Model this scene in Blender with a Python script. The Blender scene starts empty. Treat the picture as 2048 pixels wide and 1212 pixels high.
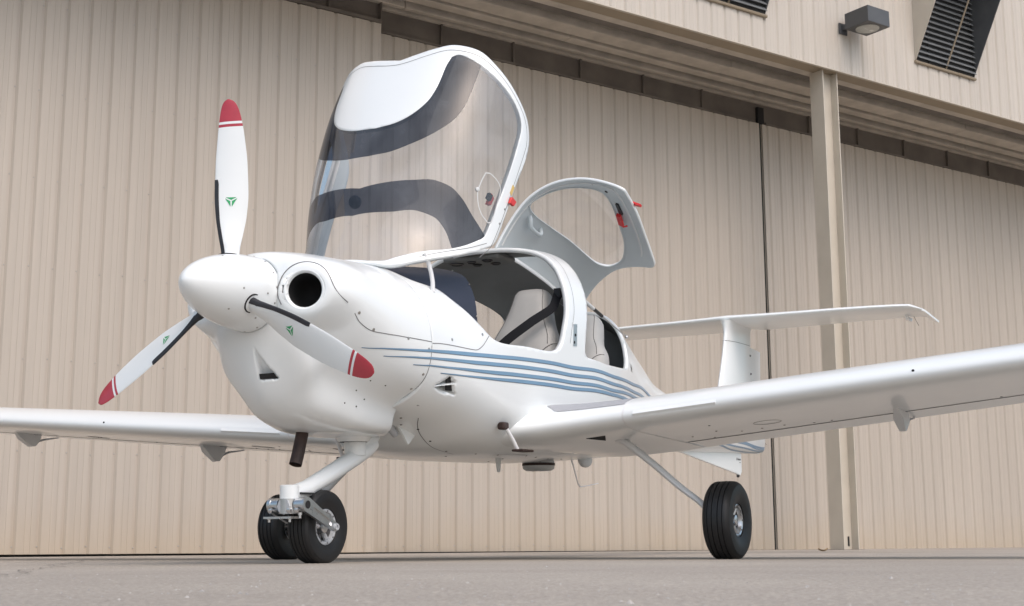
import bpy, bmesh, math, random
import numpy as np
from mathutils import Matrix, Vector

# ------------------------------------------------------------------ camera
SC = bpy.context.scene
COL = SC.collection
RAD = math.radians
CAM_H = 0.0765
cam_data = bpy.data.cameras.new('camera')
cam_data.sensor_width = 36.0
cam_data.lens = 2714.46 / 2048 * 36.0
cam_data.clip_end = 2000
cam_data.clip_start = 0.05
cam_data.dof.use_dof = True
cam_data.dof.focus_distance = 7.0
cam_data.dof.aperture_fstop = 13.0
cam = bpy.data.objects.new('camera', cam_data)
COL.objects.link(cam)
_pt, _ro = RAD(10.1483), RAD(-0.3686)
_fw = Vector((0, math.cos(_pt), math.sin(_pt)))
_up = Vector((0, -math.sin(_pt), math.cos(_pt)))
_rt = Vector((1, 0, 0))
_r2 = _rt * math.cos(_ro) + _up * math.sin(_ro)
_u2 = _up * math.cos(_ro) - _rt * math.sin(_ro)
_m = Matrix((_r2, _u2, -_fw)).transposed().to_4x4()
_m.translation = Vector((0, 0, CAM_H))
cam.matrix_world = _m
SC.camera = cam
SC.render.resolution_x = 1024
SC.render.resolution_y = 606

# ------------------------------------------------------------------ sky, sun, exposure
SUN_EL, SUN_AZ = 54.0, 148.0        # azimuth measured from +Y towards +X
wd = bpy.data.worlds.new('World')
SC.world = wd
wd.use_nodes = True
wn = wd.node_tree
wn.nodes.clear()
sky = wn.nodes.new('ShaderNodeTexSky')
sky.sky_type = 'NISHITA'
sky.sun_disc = False
sky.sun_elevation = RAD(SUN_EL)
sky.sun_rotation = RAD(SUN_AZ)
sky.air_density = 1.0
sky.dust_density = 4.0
hs = wn.nodes.new('ShaderNodeHueSaturation')
hs.inputs['Saturation'].default_value = 0.95
hs.inputs['Hue'].default_value = 0.485
bg = wn.nodes.new('ShaderNodeBackground')
bg.inputs['Strength'].default_value = 0.15
wo = wn.nodes.new('ShaderNodeOutputWorld')
wn.links.new(sky.outputs[0], hs.inputs['Color'])
wn.links.new(hs.outputs[0], bg.inputs['Color'])
wn.links.new(bg.outputs[0], wo.inputs['Surface'])
sl = bpy.data.lights.new('sun', 'SUN')
sl.energy = 0.5
sl.angle = RAD(60)
sl.color = (1.0, 0.975, 0.94)
so = bpy.data.objects.new('sun', sl)
COL.objects.link(so)
_az, _el = RAD(SUN_AZ), RAD(SUN_EL)
_dir = Vector((math.sin(_az) * math.cos(_el), math.cos(_az) * math.cos(_el), math.sin(_el)))
so.rotation_euler = _dir.to_track_quat('Z', 'Y').to_euler()
so.location = (0, -10, 20)
SC.view_settings.view_transform = 'Standard'
SC.view_settings.look = 'None'
SC.view_settings.gamma = 1.0
SC.view_settings.exposure = 0.53
SC.view_settings.use_curve_mapping = False
SC.cycles.max_bounces = 10
SC.cycles.transparent_max_bounces = 16

# ------------------------------------------------------------------ materials
def new_mat(name):
    m = bpy.data.materials.new(name)
    m.use_nodes = True
    nt = m.node_tree
    return m, nt, nt.nodes['Principled BSDF']

def nd(nt, kind, **kw):
    n = nt.nodes.new(kind)
    for k, v in kw.items():
        setattr(n, k, v)
    return n

def mat(name, col, rough=0.5, metal=0.0, coat=0.0, var=0.0, vscale=3.0, bump=0.0, bscale=60.0, spec=0.5):
    m, nt, b = new_mat(name)
    b.inputs['Roughness'].default_value = rough
    b.inputs['Metallic'].default_value = metal
    b.inputs['Coat Weight'].default_value = coat
    b.inputs['Coat Roughness'].default_value = 0.08
    b.inputs['Specular IOR Level'].default_value = spec
    tc = nd(nt, 'ShaderNodeTexCoord')
    if var > 0:
        nz = nd(nt, 'ShaderNodeTexNoise')
        nz.inputs['Scale'].default_value = vscale
        nz.inputs['Detail'].default_value = 6
        rp = nd(nt, 'ShaderNodeValToRGB')
        rp.color_ramp.elements[0].position = 0.3
        rp.color_ramp.elements[1].position = 0.7
        rp.color_ramp.elements[0].color = (*[c * (1 - var) for c in col], 1)
        rp.color_ramp.elements[1].color = (*[min(1, c * (1 + var)) for c in col], 1)
        nt.links.new(tc.outputs['Object'], nz.inputs['Vector'])
        nt.links.new(nz.outputs['Fac'], rp.inputs['Fac'])
        nt.links.new(rp.outputs['Color'], b.inputs['Base Color'])
        if var < 0.03: return m
        mr = nd(nt, 'ShaderNodeMapRange')
        mr.inputs['To Min'].default_value = max(0.02, rough - 0.06)
        mr.inputs['To Max'].default_value = min(1, rough + 0.08)
        nt.links.new(nz.outputs['Fac'], mr.inputs['Value'])
        nt.links.new(mr.outputs[0], b.inputs['Roughness'])
    else:
        b.inputs['Base Color'].default_value = (*col, 1)
    if bump > 0:
        n2 = nd(nt, 'ShaderNodeTexNoise')
        n2.inputs['Scale'].default_value = bscale
        n2.inputs['Detail'].default_value = 4
        bp = nd(nt, 'ShaderNodeBump')
        bp.inputs['Strength'].default_value = bump
        bp.inputs['Distance'].default_value = 0.002
        nt.links.new(tc.outputs['Object'], n2.inputs['Vector'])
        nt.links.new(n2.outputs['Fac'], bp.inputs['Height'])
        nt.links.new(bp.outputs['Normal'], b.inputs['Normal'])
    return m

def glass_mat(name, tint, gl=0.05, rough=0.02, haze=0.0):
    m, nt, b = new_mat(name)
    nt.nodes.remove(b)
    out = nt.nodes['Material Output']
    tr = nd(nt, 'ShaderNodeBsdfTransparent')
    tr.inputs['Color'].default_value = (*tint, 1)
    go = nd(nt, 'ShaderNodeBsdfGlossy')
    go.inputs['Roughness'].default_value = rough
    fr = nd(nt, 'ShaderNodeFresnel')
    fr.inputs['IOR'].default_value = 1.52
    mx = nd(nt, 'ShaderNodeMixShader')
    nt.links.new(fr.outputs[0], mx.inputs[0])
    nt.links.new(tr.outputs[0], mx.inputs[1])
    nt.links.new(go.outputs[0], mx.inputs[2])
    last = mx
    if haze > 0:                     # pale bluish veil painted in for glare on the plexiglass
        df = nd(nt, 'ShaderNodeBsdfDiffuse')
        df.inputs['Color'].default_value = (0.70, 0.76, 0.84, 1)
        m2 = nd(nt, 'ShaderNodeMixShader')
        nz = nd(nt, 'ShaderNodeTexNoise')
        nz.inputs['Scale'].default_value = 5
        nz.inputs['Detail'].default_value = 8
        tc = nd(nt, 'ShaderNodeTexCoord')
        mr = nd(nt, 'ShaderNodeMapRange')
        mr.inputs['From Min'].default_value = 0.35
        mr.inputs['From Max'].default_value = 0.75
        mr.inputs['To Min'].default_value = haze * 0.35
        mr.inputs['To Max'].default_value = haze * 1.6
        nt.links.new(tc.outputs['Object'], nz.inputs['Vector'])
        nt.links.new(nz.outputs['Fac'], mr.inputs['Value'])
        nt.links.new(mr.outputs[0], m2.inputs[0])
        nt.links.new(mx.outputs[0], m2.inputs[1])
        nt.links.new(df.outputs[0], m2.inputs[2])
        last = m2
    nt.links.new(last.outputs[0], out.inputs['Surface'])
    return m

def siding_mat(name, col):
    """painted metal siding: streaky along the height, dust towards the foot"""
    m, nt, b = new_mat(name)
    b.inputs['Roughness'].default_value = 0.55
    tc = nd(nt, 'ShaderNodeTexCoord')
    gm = nd(nt, 'ShaderNodeNewGeometry')
    mp = nd(nt, 'ShaderNodeMapping')
    mp.inputs['Scale'].default_value = (9, 9, 0.25)
    nz = nd(nt, 'ShaderNodeTexNoise')
    nz.inputs['Scale'].default_value = 1.5
    nz.inputs['Detail'].default_value = 6
    nt.links.new(gm.outputs['Position'], mp.inputs['Vector'])
    nt.links.new(mp.outputs[0], nz.inputs['Vector'])
    r1 = nd(nt, 'ShaderNodeValToRGB')
    r1.color_ramp.elements[0].position = 0.25
    r1.color_ramp.elements[1].position = 0.75
    r1.color_ramp.elements[0].color = (*[c * 0.93 for c in col], 1)
    r1.color_ramp.elements[1].color = (*[c * 1.05 for c in col], 1)
    nt.links.new(nz.outputs['Fac'], r1.inputs['Fac'])
    # brown dust splashed up from the apron
    sx = nd(nt, 'ShaderNodeSeparateXYZ')
    nt.links.new(gm.outputs['Position'], sx.inputs[0])
    n2 = nd(nt, 'ShaderNodeTexNoise')
    n2.inputs['Scale'].default_value = 2.2
    n2.inputs['Detail'].default_value = 5
    nt.links.new(gm.outputs['Position'], n2.inputs['Vector'])
    ma = nd(nt, 'ShaderNodeMath', operation='MULTIPLY_ADD')
    ma.inputs[1].default_value = 0.55
    nt.links.new(n2.outputs['Fac'], ma.inputs[0])
    nt.links.new(sx.outputs['Z'], ma.inputs[2])
    mr = nd(nt, 'ShaderNodeMapRange')
    mr.inputs['From Min'].default_value = 0.25
    mr.inputs['From Max'].default_value = 0.85
    mr.inputs['To Min'].default_value = 0.5
    mr.inputs['To Max'].default_value = 0.0
    nt.links.new(ma.outputs[0], mr.inputs['Value'])
    mx = nd(nt, 'ShaderNodeMix', data_type='RGBA')
    nt.links.new(mr.outputs[0], mx.inputs['Factor'])
    nt.links.new(r1.outputs['Color'], mx.inputs['A'])
    mx.inputs['B'].default_value = (0.45, 0.36, 0.25, 1)
    # each sheet a shade of its own
    oi = nd(nt, 'ShaderNodeObjectInfo')
    m3 = nd(nt, 'ShaderNodeMapRange')
    m3.inputs['To Min'].default_value = 0.975
    m3.inputs['To Max'].default_value = 1.02
    nt.links.new(oi.outputs['Random'], m3.inputs['Value'])
    m4 = nd(nt, 'ShaderNodeMix', data_type='RGBA', blend_type='MULTIPLY')
    m4.inputs['Factor'].default_value = 1.0
    nt.links.new(mx.outputs['Result'], m4.inputs['A'])
    nt.links.new(m3.outputs[0], m4.inputs['B'])
    nt.links.new(m4.outputs['Result'], b.inputs['Base Color'])
    n3 = nd(nt, 'ShaderNodeTexNoise')
    n3.inputs['Scale'].default_value = 1.3
    bp = nd(nt, 'ShaderNodeBump')
    bp.inputs['Strength'].default_value = 0.25
    bp.inputs['Distance'].default_value = 0.01
    nt.links.new(gm.outputs['Position'], n3.inputs['Vector'])
    nt.links.new(n3.outputs['Fac'], bp.inputs['Height'])
    nt.links.new(bp.outputs['Normal'], b.inputs['Normal'])
    return m

def apron_mat(name):
    m, nt, b = new_mat(name)
    b.inputs['Roughness'].default_value = 0.85
    gm = nd(nt, 'ShaderNodeNewGeometry')
    def noise(s, d=6, r=0.6):
        n = nd(nt, 'ShaderNodeTexNoise')
        n.inputs['Scale'].default_value = s
        n.inputs['Detail'].default_value = d
        n.inputs['Roughness'].default_value = r
        nt.links.new(gm.outputs['Position'], n.inputs['Vector'])
        return n
    big = noise(0.5)
    fine = noise(95, 3, 0.8)
    vor = nd(nt, 'ShaderNodeTexVoronoi')
    vor.inputs['Scale'].default_value = 150
    nt.links.new(gm.outputs['Position'], vor.inputs['Vector'])
    r0 = nd(nt, 'ShaderNodeValToRGB')
    r0.color_ramp.elements[0].position = 0.3
    r0.color_ramp.elements[1].position = 0.7
    r0.color_ramp.elements[0].color = (0.298, 0.266, 0.228, 1)
    r0.color_ramp.elements[1].color = (0.405, 0.364, 0.314, 1)
    nt.links.new(big.outputs['Fac'], r0.inputs['Fac'])
    r1 = nd(nt, 'ShaderNodeValToRGB')
    r1.color_ramp.elements[0].position = 0.28
    r1.color_ramp.elements[1].position = 0.72
    r1.color_ramp.elements[0].color = (0.62, 0.62, 0.62, 1)
    r1.color_ramp.elements[1].color = (1.3, 1.3, 1.3, 1)
    nt.links.new(fine.outputs['Fac'], r1.inputs['Fac'])
    mu = nd(nt, 'ShaderNodeMix', data_type='RGBA', blend_type='MULTIPLY')
    mu.inputs['Factor'].default_value = 1.0
    nt.links.new(r0.outputs['Color'], mu.inputs['A'])
    nt.links.new(r1.outputs['Color'], mu.inputs['B'])
    # pale and dark aggregate grains, each voronoi cell its own tone
    r2 = nd(nt, 'ShaderNodeValToRGB')
    e = r2.color_ramp.elements
    e[0].position = 0.0; e[0].color = (0.72, 0.70, 0.68, 1)
    e[1].position = 1.0; e[1].color = (1.35, 1.33, 1.30, 1)
    k = e.new(0.2); k.color = (0.95, 0.95, 0.95, 1)
    k = e.new(0.85); k.color = (1.05, 1.05, 1.05, 1)
    sp = nd(nt, 'ShaderNodeSeparateColor')
    nt.links.new(vor.outputs['Color'], sp.inputs[0])
    nt.links.new(sp.outputs[0], r2.inputs['Fac'])
    m2 = nd(nt, 'ShaderNodeMix', data_type='RGBA', blend_type='MULTIPLY')
    m2.inputs['Factor'].default_value = 1.0
    nt.links.new(mu.outputs['Result'], m2.inputs['A'])
    nt.links.new(r2.outputs['Color'], m2.inputs['B'])
    nt.links.new(m2.outputs['Result'], b.inputs['Base Color'])
    ad = nd(nt, 'ShaderNodeMath', operation='ADD')
    nt.links.new(fine.outputs['Fac'], ad.inputs[0])
    nt.links.new(vor.outputs['Distance'], ad.inputs[1])
    bp = nd(nt, 'ShaderNodeBump')
    bp.inputs['Strength'].default_value = 0.5
    bp.inputs['Distance'].default_value = 0.003
    nt.links.new(ad.outputs[0], bp.inputs['Height'])
    nt.links.new(bp.outputs['Normal'], b.inputs['Normal'])
    return m

M = {
 'white': mat('white_gelcoat', (0.785, 0.82, 0.825), 0.28, coat=0.5, var=0.012, vscale=1.5),
 'blade': mat('white_blade_paint', (0.785, 0.82, 0.825), 0.38, coat=0.2, var=0.015, vscale=6),
 'matte_white': mat('white_trim', (0.74, 0.75, 0.76), 0.45, var=0.02),
 'grey_paint': mat('walkway_grey', (0.36, 0.37, 0.39), 0.8, var=0.05, vscale=40, bump=0.5, bscale=300),
 'stripe': mat('blue_stripe', (0.16, 0.29, 0.43), 0.3, coat=0.4, var=0.03),
 'stripe_edge': mat('stripe_outline', (0.10, 0.12, 0.15), 0.4),
 'red': mat('red_tip', (0.42, 0.035, 0.055), 0.38, coat=0.3, var=0.06, vscale=30),
 'red_plastic': mat('red_plastic', (0.62, 0.03, 0.03), 0.35),
 'boot': mat('black_boot', (0.022, 0.023, 0.028), 0.55, var=0.2, vscale=30),
 'green': mat('green_emblem', (0.03, 0.36, 0.13), 0.45),
 'seam': mat('panel_gap', (0.16, 0.16, 0.165), 0.7),
 'dark': mat('dark_opening', (0.012, 0.012, 0.013), 0.8),
 'steel': mat('machined_aluminium', (0.62, 0.63, 0.64), 0.28, metal=1.0, var=0.05, vscale=25),
 'screw': mat('screw_steel', (0.42, 0.41, 0.39), 0.4, metal=0.9),
 'greypaint2': mat('wheel_grey_paint', (0.42, 0.44, 0.46), 0.45, var=0.05, vscale=20),
 'dish': mat('dark_wheel_dish', (0.10, 0.10, 0.105), 0.5, metal=0.6),
 'tyre': mat('tyre_rubber', (0.007, 0.0074, 0.0085), 0.5, var=0.25, vscale=14, bump=0.2, bscale=220),
 'tyre_side': mat('tyre_sidewall', (0.014, 0.0145, 0.017), 0.36, var=0.2, vscale=10),
 'brown': mat('heat_brown_steel', (0.045, 0.028, 0.024), 0.55, metal=0.3, var=0.3, vscale=25),
 'navy': mat('navy_vinyl', (0.028, 0.033, 0.055), 0.5, var=0.1, vscale=8, bump=0.15, bscale=500),
 'liner': mat('charcoal_liner', (0.19, 0.20, 0.20), 0.7, var=0.08, vscale=5, bump=0.2, bscale=250),
 'headliner': mat('grey_headliner', (0.17, 0.175, 0.17), 0.75, var=0.05),
 'doorgrey': mat('cool_grey_liner', (0.50, 0.55, 0.57), 0.5, var=0.03, vscale=4, bump=0.08, bscale=300),
 'leather': mat('grey_leather', (0.44, 0.435, 0.415), 0.5, var=0.05, vscale=7, bump=0.25, bscale=160),
 'stitch': mat('leather_seam', (0.13, 0.125, 0.12), 0.7),
 'belt': mat('black_webbing', (0.010, 0.011, 0.014), 0.8, spec=0.2),
 'black': mat('black_plastic', (0.02, 0.02, 0.022), 0.4),
 'beacon': mat('pale_grey_plastic', (0.58, 0.60, 0.60), 0.35),
 'yellow': mat('yellow_placard', (0.62, 0.45, 0.16), 0.5),
 'glass': glass_mat('plexiglass', (0.985, 0.988, 0.99), haze=0.10),
 'tint': glass_mat('smoked_band', (0.085, 0.098, 0.135), haze=0.055),
 'siding': siding_mat('beige_siding', (0.458, 0.408, 0.350)),
 'facade': siding_mat('sky_bright_siding', (0.53, 0.485, 0.425)),  # siding colour raised to stand for the stronger sky light up there
 'trim': mat('cream_steel', (0.52, 0.475, 0.40), 0.5, var=0.05, vscale=3),
 'tan': mat('tan_beam', (0.30, 0.245, 0.175), 0.55, var=0.08, vscale=3),
 'rail': mat('soffit_rail_paint', (0.47, 0.42, 0.355), 0.6, var=0.14, vscale=4),
 'rail_dark': mat('soffit_dark', (0.15, 0.132, 0.115), 0.7, var=0.2, vscale=3),  # toned darker than the rails, for the panels set back between them
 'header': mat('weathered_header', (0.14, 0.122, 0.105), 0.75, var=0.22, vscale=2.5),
 'gap': mat('black_seal', (0.012, 0.012, 0.012), 0.8),
 'bronze': mat('dark_bronze', (0.075, 0.078, 0.082), 0.45, var=0.1, vscale=5),
 'lens': mat('lamp_lens', (0.42, 0.43, 0.40), 0.25, var=0.08, vscale=8),
 'slat': mat('louvre_slat', (0.17, 0.18, 0.185), 0.5, var=0.12, vscale=6),
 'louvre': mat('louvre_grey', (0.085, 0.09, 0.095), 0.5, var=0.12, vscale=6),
 'apron': apron_mat('apron_concrete'),
 'leaf': mat('dry_leaf', (0.30, 0.22, 0.13), 0.8, var=0.2, vscale=40),
 'crack': mat('crack_filler', (0.035, 0.033, 0.032), 0.9),
 'stone': mat('pebble', (0.40, 0.38, 0.36), 0.85, var=0.3, vscale=60),
}

# ------------------------------------------------------------------ object helpers
def link(o, parent=None):
    COL.objects.link(o)
    if parent is not None:
        o.parent = parent
    return o

def obj(name, verts, faces, m, parent=None, smooth=True, flip=False, auto=None):
    me = bpy.data.meshes.new(name)
    if flip:
        faces = [tuple(reversed(f)) for f in faces]
    me.from_pydata([tuple(map(float, v)) for v in verts], [], [tuple(map(int, f)) for f in faces])
    me.validate()
    ms = m if isinstance(m, (list, tuple)) else [m]
    for x in ms:
        me.materials.append(M[x] if isinstance(x, str) else x)
    if smooth:
        me.polygons.foreach_set('use_smooth', [True] * len(me.polygons))
        if auto is not None:
            bm = bmesh.new(); bm.from_mesh(me)
            lim = math.radians(auto)
            for e in bm.edges:
                if len(e.link_faces) == 2 and e.calc_face_angle(0) > lim:
                    e.smooth = False
            bm.to_mesh(me); bm.free()
    me.update()
    o = bpy.data.objects.new(name, me)
    return link(o, parent)

def empty(name, parent=None):
    o = bpy.data.objects.new(name, None)
    o.empty_display_size = 0.2
    return link(o, parent)

def tag(o, label, cat, group=None):
    o['label'] = label
    o['category'] = cat
    if group:
        o['group'] = group
    return o

class MB:
    """collects simple solids into one mesh"""
    def __init__(s):
        s.v = []; s.f = []
    def add(s, v, f):
        n = len(s.v)
        s.v += [tuple(map(float, p)) for p in v]
        s.f += [tuple(i + n for i in q) for q in f]
        return s
    def box(s, a, b):
        x0, y0, z0 = a; x1, y1, z1 = b
        v = [(x, y, z) for x in (x0, x1) for y in (y0, y1) for z in (z0, z1)]
        return s.add(v, [(0, 1, 3, 2), (4, 6, 7, 5), (0, 4, 5, 1), (2, 3, 7, 6), (0, 2, 6, 4), (1, 5, 7, 3)])
    def prism(s, pts, d):
        """pts: planar 3d loop, extruded by vector d"""
        n = len(pts); d = np.asarray(d, float)
        v = [np.asarray(p, float) for p in pts] + [np.asarray(p, float) + d for p in pts]
        f = [tuple(range(n))[::-1], tuple(range(n, 2 * n))]
        f += [(i, (i + 1) % n, n + (i + 1) % n, n + i) for i in range(n)]
        return s.add(v, f)
    def tube(s, path, rads, seg=16, cap=True, flat=1.0, up=(0, 0, 1)):
        P = [np.asarray(p, float) for p in path]
        if not hasattr(rads, '__len__'): rads = [rads] * len(P)
        v = []; f = []; a = None
        for i, p in enumerate(P):
            t = P[min(i + 1, len(P) - 1)] - P[max(i - 1, 0)]
            t = t / (np.linalg.norm(t) + 1e-12)
            if a is None:
                u = np.asarray(up, float)
                if abs(u @ t) > 0.9: u = np.array([1.0, 0, 0]) if abs(t[0]) < 0.8 else np.array([0, 1.0, 0])
                a = np.cross(t, u)
            a = a - t * (a @ t); a /= np.linalg.norm(a); b = np.cross(a, t)
            for k in range(seg):
                th = 2 * math.pi * k / seg
                v.append(p + rads[i] * (math.cos(th) * a + math.sin(th) * b * flat))
        for i in range(len(P) - 1):
            for k in range(seg):
                k2 = (k + 1) % seg
                f.append((i * seg + k, i * seg + k2, (i + 1) * seg + k2, (i + 1) * seg + k))
        if cap:
            f.append(tuple(range(seg))[::-1])
            f.append(tuple((len(P) - 1) * seg + k for k in range(seg)))
        return s.add(v, f)
    def lathe(s, prof, c, ax, seg=48, cap=False):
        """prof: (distance along axis, radius)"""
        c = np.asarray(c, float); ax = np.asarray(ax, float); ax = ax / np.linalg.norm(ax)
        h = np.array([0, 0, 1.0]) if abs(ax[2]) < 0.9 else np.array([1.0, 0, 0])
        a = np.cross(ax, h); a /= np.linalg.norm(a); b = np.cross(ax, a)
        v = []; f = []
        for d, r in prof:
            for k in range(seg):
                th = 2 * math.pi * k / seg
                v.append(c + ax * d + max(r, 1e-5) * (math.cos(th) * a + math.sin(th) * b))
        for i in range(len(prof) - 1):
            for k in range(seg):
                k2 = (k + 1) % seg
                f.append((i * seg + k, (i + 1) * seg + k, (i + 1) * seg + k2, i * seg + k2))
        if cap:
            f.append(tuple(range(seg))); f.append(tuple((len(prof) - 1) * seg + k for k in range(seg))[::-1])
        return s.add(v, f)
    def sphere(s, c, r, seg=12, rings=8, sc=(1, 1, 1)):
        c = np.asarray(c, float)
        v = []; f = []
        for i in range(rings + 1):
            ph = math.pi * i / rings
            for k in range(seg):
                th = 2 * math.pi * k / seg
                v.append(c + r * np.array([math.sin(ph) * math.cos(th) * sc[0], math.sin(ph) * math.sin(th) * sc[1], math.cos(ph) * sc[2]]))
        for i in range(rings):
            for k in range(seg):
                k2 = (k + 1) % seg
                f.append((i * seg + k, (i + 1) * seg + k, (i + 1) * seg + k2, i * seg + k2))
        return s.add(v, f)
    def obj(s, name, m, parent=None, smooth=True, auto=35, recalc=True):
        o = obj(name, s.v, s.f, m, parent, smooth=smooth)
        bm = bmesh.new(); bm.from_mesh(o.data)
        bmesh.ops.remove_doubles(bm, verts=bm.verts, dist=1e-5)
        if recalc: bmesh.ops.recalc_face_normals(bm, faces=bm.faces)
        if smooth and auto is not None:
            lim = math.radians(auto)
            for e in bm.edges:
                if len(e.link_faces) == 2 and e.calc_face_angle(0) > lim: e.smooth = False
        bm.to_mesh(o.data); bm.free()
        return o

def bevel(o, w=0.01, seg=2):
    md = o.modifiers.new('bevel', 'BEVEL')
    md.width = w; md.segments = seg; md.limit_method = 'ANGLE'; md.angle_limit = RAD(40)
    return o

# ------------------------------------------------------------------ ground
def structure(o):
    o['kind'] = 'structure'
    return o

apron = structure(obj('apron', [(-150, -120, 0), (150, -120, 0), (150, 200, 0), (-150, 200, 0)], [(0, 1, 2, 3)], 'apron', smooth=False))

rng = random.Random(7)
# hairline crack wandering from the door sill towards the camera
def crack(pts, w, name):
    P = []
    for a, b in zip(pts[:-1], pts[1:]):
        n = 26
        for i in range(n):
            t = i / n
            P.append((a[0] + (b[0] - a[0]) * t, a[1] + (b[1] - a[1]) * t))
    P.append(pts[-1])
    off = 0; v = []; f = []
    for i, p in enumerate(P):
        off = off * 0.82 + rng.uniform(-1, 1) * 0.025
        ww = w * rng.uniform(0.35, 1.25)
        v += [(p[0] + off - ww, p[1], 0.004), (p[0] + off + ww, p[1], 0.004)]
        if i: f.append((2 * i - 2, 2 * i - 1, 2 * i + 1, 2 * i))
    return obj(name, v, f, 'crack', apron, smooth=False)
crack([(-1.25, 2.9), (-1.49, 4.02), (-1.80, 5.35), (-2.3, 7.2), (-2.72, 8.69), (-4.0, 11.2), (-5.4, 13.1)], 0.0035, 'crack')

# loose grit on the apron
def grit():
    v = []; f = []
    for k in range(700):
        d = 1.6 + 9 * rng.random() ** 1.7
        x = rng.uniform(-0.42, 0.42) * d; y = d
        r = rng.uniform(0.0012, 0.0032) * (1 if rng.random() < 0.97 else 2.0)
        n = len(v)
        a0 = rng.random() * 6.28
        for i in range(5):
            a = a0 + i * 1.2566
            q = r * rng.uniform(0.7, 1.3)
            v.append((x + q * math.cos(a), y + q * math.sin(a), 0.0002))
        v.append((x, y, r * rng.uniform(0.5, 1.0)))
        f += [(n + i, n + (i + 1) % 5, n + 5) for i in range(5)]
    o = obj('grit', v, f, 'stone', None, smooth=False)
    o['kind'] = 'stuff'; o['label'] = 'loose grit scattered over the pale apron'; o['category'] = 'grit'
    return o
grit()

# ------------------------------------------------------------------ hangar
HX = Vector((0.8210, 0.5706, -0.0023)); HZ = Vector((0.00276, 0.0, 1.0)).normalized()
HX = (HX - HZ * HX.dot(HZ)).normalized(); HY = HZ.cross(HX)
hang = empty('aircraft_hangar')
_mh = Matrix((HX, HY, HZ)).transposed().to_4x4(); _mh.translation = Vector((0, 17.0, 0.026))
hang.matrix_world = _mh
tag(hang, 'beige ribbed metal hangar with tall sliding doors behind the aircraft', 'hangar')

_sheet_cache = {}
def sheet_mesh(n, p, z0, z1, clip=None, m='siding', cl=None):
    key = (n, round(p, 5), z0, z1, clip, m, cl)
    if key in _sheet_cache: return _sheet_cache[key]
    k = p / 0.244
    base = [(0, -.026), (.055, -.026), (.058, -.0235), (.061, -.026), (.113, -.026), (.116, -.0235), (.119, -.026), (.170, -.026), (.174, -.005), (.199, -.005), (.224, -.026)]
    prof = [(x * k + i * p, y) for i in range(n) for x, y in base] + [(n * p, -.026)]
    if clip is not None:
        pr2 = []
        for (x, y) in prof:
            if x < clip: pr2.append((x, y))
        pr2.append((clip, pr2[-1][1])); prof = pr2
    if cl is not None:
        k2 = [t for t in prof if t[0] > cl]; prof = [(cl, k2[0][1])] + k2
    v = []; f = []
    for x, y in prof: v += [(x, y, z0), (x, y, z1)]
    for i in range(len(prof) - 1): f.append((2 * i, 2 * i + 2, 2 * i + 3, 2 * i + 1))
    me = bpy.data.meshes.new('siding_sheet')
    me.from_pydata(v, [], f); me.materials.append(M[m]); me.update()
    _sheet_cache[key] = me
    return me

def clad(parent, xg, x0, x1, p, yw, z0, z1, m='siding', per=4, screws=True):
    """siding sheets on a wall: a groove's left edge passes through xg"""
    start = xg - 0.172 * p / 0.244
    start += p * math.ceil((x0 - start) / p - 1e-6) - p
    # first sheet is cut so that it starts at x0
    x = start
    i = 0
    sc = MB()
    while x < x1 - 0.02:
        n = per
        end = x + n * p
        clip = None
        if end > x1: clip = round(x1 - x, 4)
        me = sheet_mesh(n, p, z0, z1, clip, m, round(x0 - x, 4) if x < x0 - 1e-4 else None)
        o = bpy.data.objects.new('siding_sheet', me)
        link(o, parent)
        o.location = (x, yw - 0.0012 * (i % 2), 0)
        if screws:
            for g in range(n):
                sx = x + g * p + 0.192 * p / 0.244
                if sx > x1 - 0.05: break
                z = z0 + 0.07
                while z < z1 - 0.1:
                    zz = z + rng.uniform(-.012, .012)
                    sc.lathe([(0, .0085), (.004, .008), (.006, .004), (.0065, 0)], (sx, yw - .0055, zz), (0, -1, 0), seg=6)
                    z += 0.93
        x = end; i += 1
    if screws and sc.v:
        o = sc.obj('screw_heads', 'screw', parent, smooth=False)
        o['kind'] = 'stuff'

def hbox(name, a, b, m, parent=None, bev=0.0):
    o = MB().box(a, b).obj(name, m, parent if parent is not None else hang, smooth=False)
    if bev: bevel(o, bev, 2)
    return o

# sliding door leaves (each one a core with siding sheets screwed on)
leafA = hbox('door_leaf', (-11.3, -.131, -.016), (-2.05, -.02, 6.33), 'trim')
clad(leafA, -6.077, -11.2, -2.052, .2417, -.139, -.014, 6.325)
leafB = hbox('door_leaf', (-2.04, .009, -.016), (4.505, .12, 6.27), 'trim')
clad(leafB, -1.59, -2.035, 4.503, .2338, .001, -.014, 6.265)
leafC = hbox('door_leaf', (4.551, .009, -.016), (13.5, .12, 6.27), 'trim')
clad(leafC, 6.33, 4.552, 13.4, .2427, .001, -.014, 6.265)
# rubber seals: the dark slit under the doors and the meeting stile
hbox('bottom_seal', (-11.3, -.12, -.05), (13.5, .10, -.0165), 'gap')
hbox('meeting_seal', (4.5055, .012, -.016), (4.5505, .10, 6.269), 'gap')
hbox('meeting_block', (4.465, -.03, 6.272), (4.59, .05, 6.52), 'gap')
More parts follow.
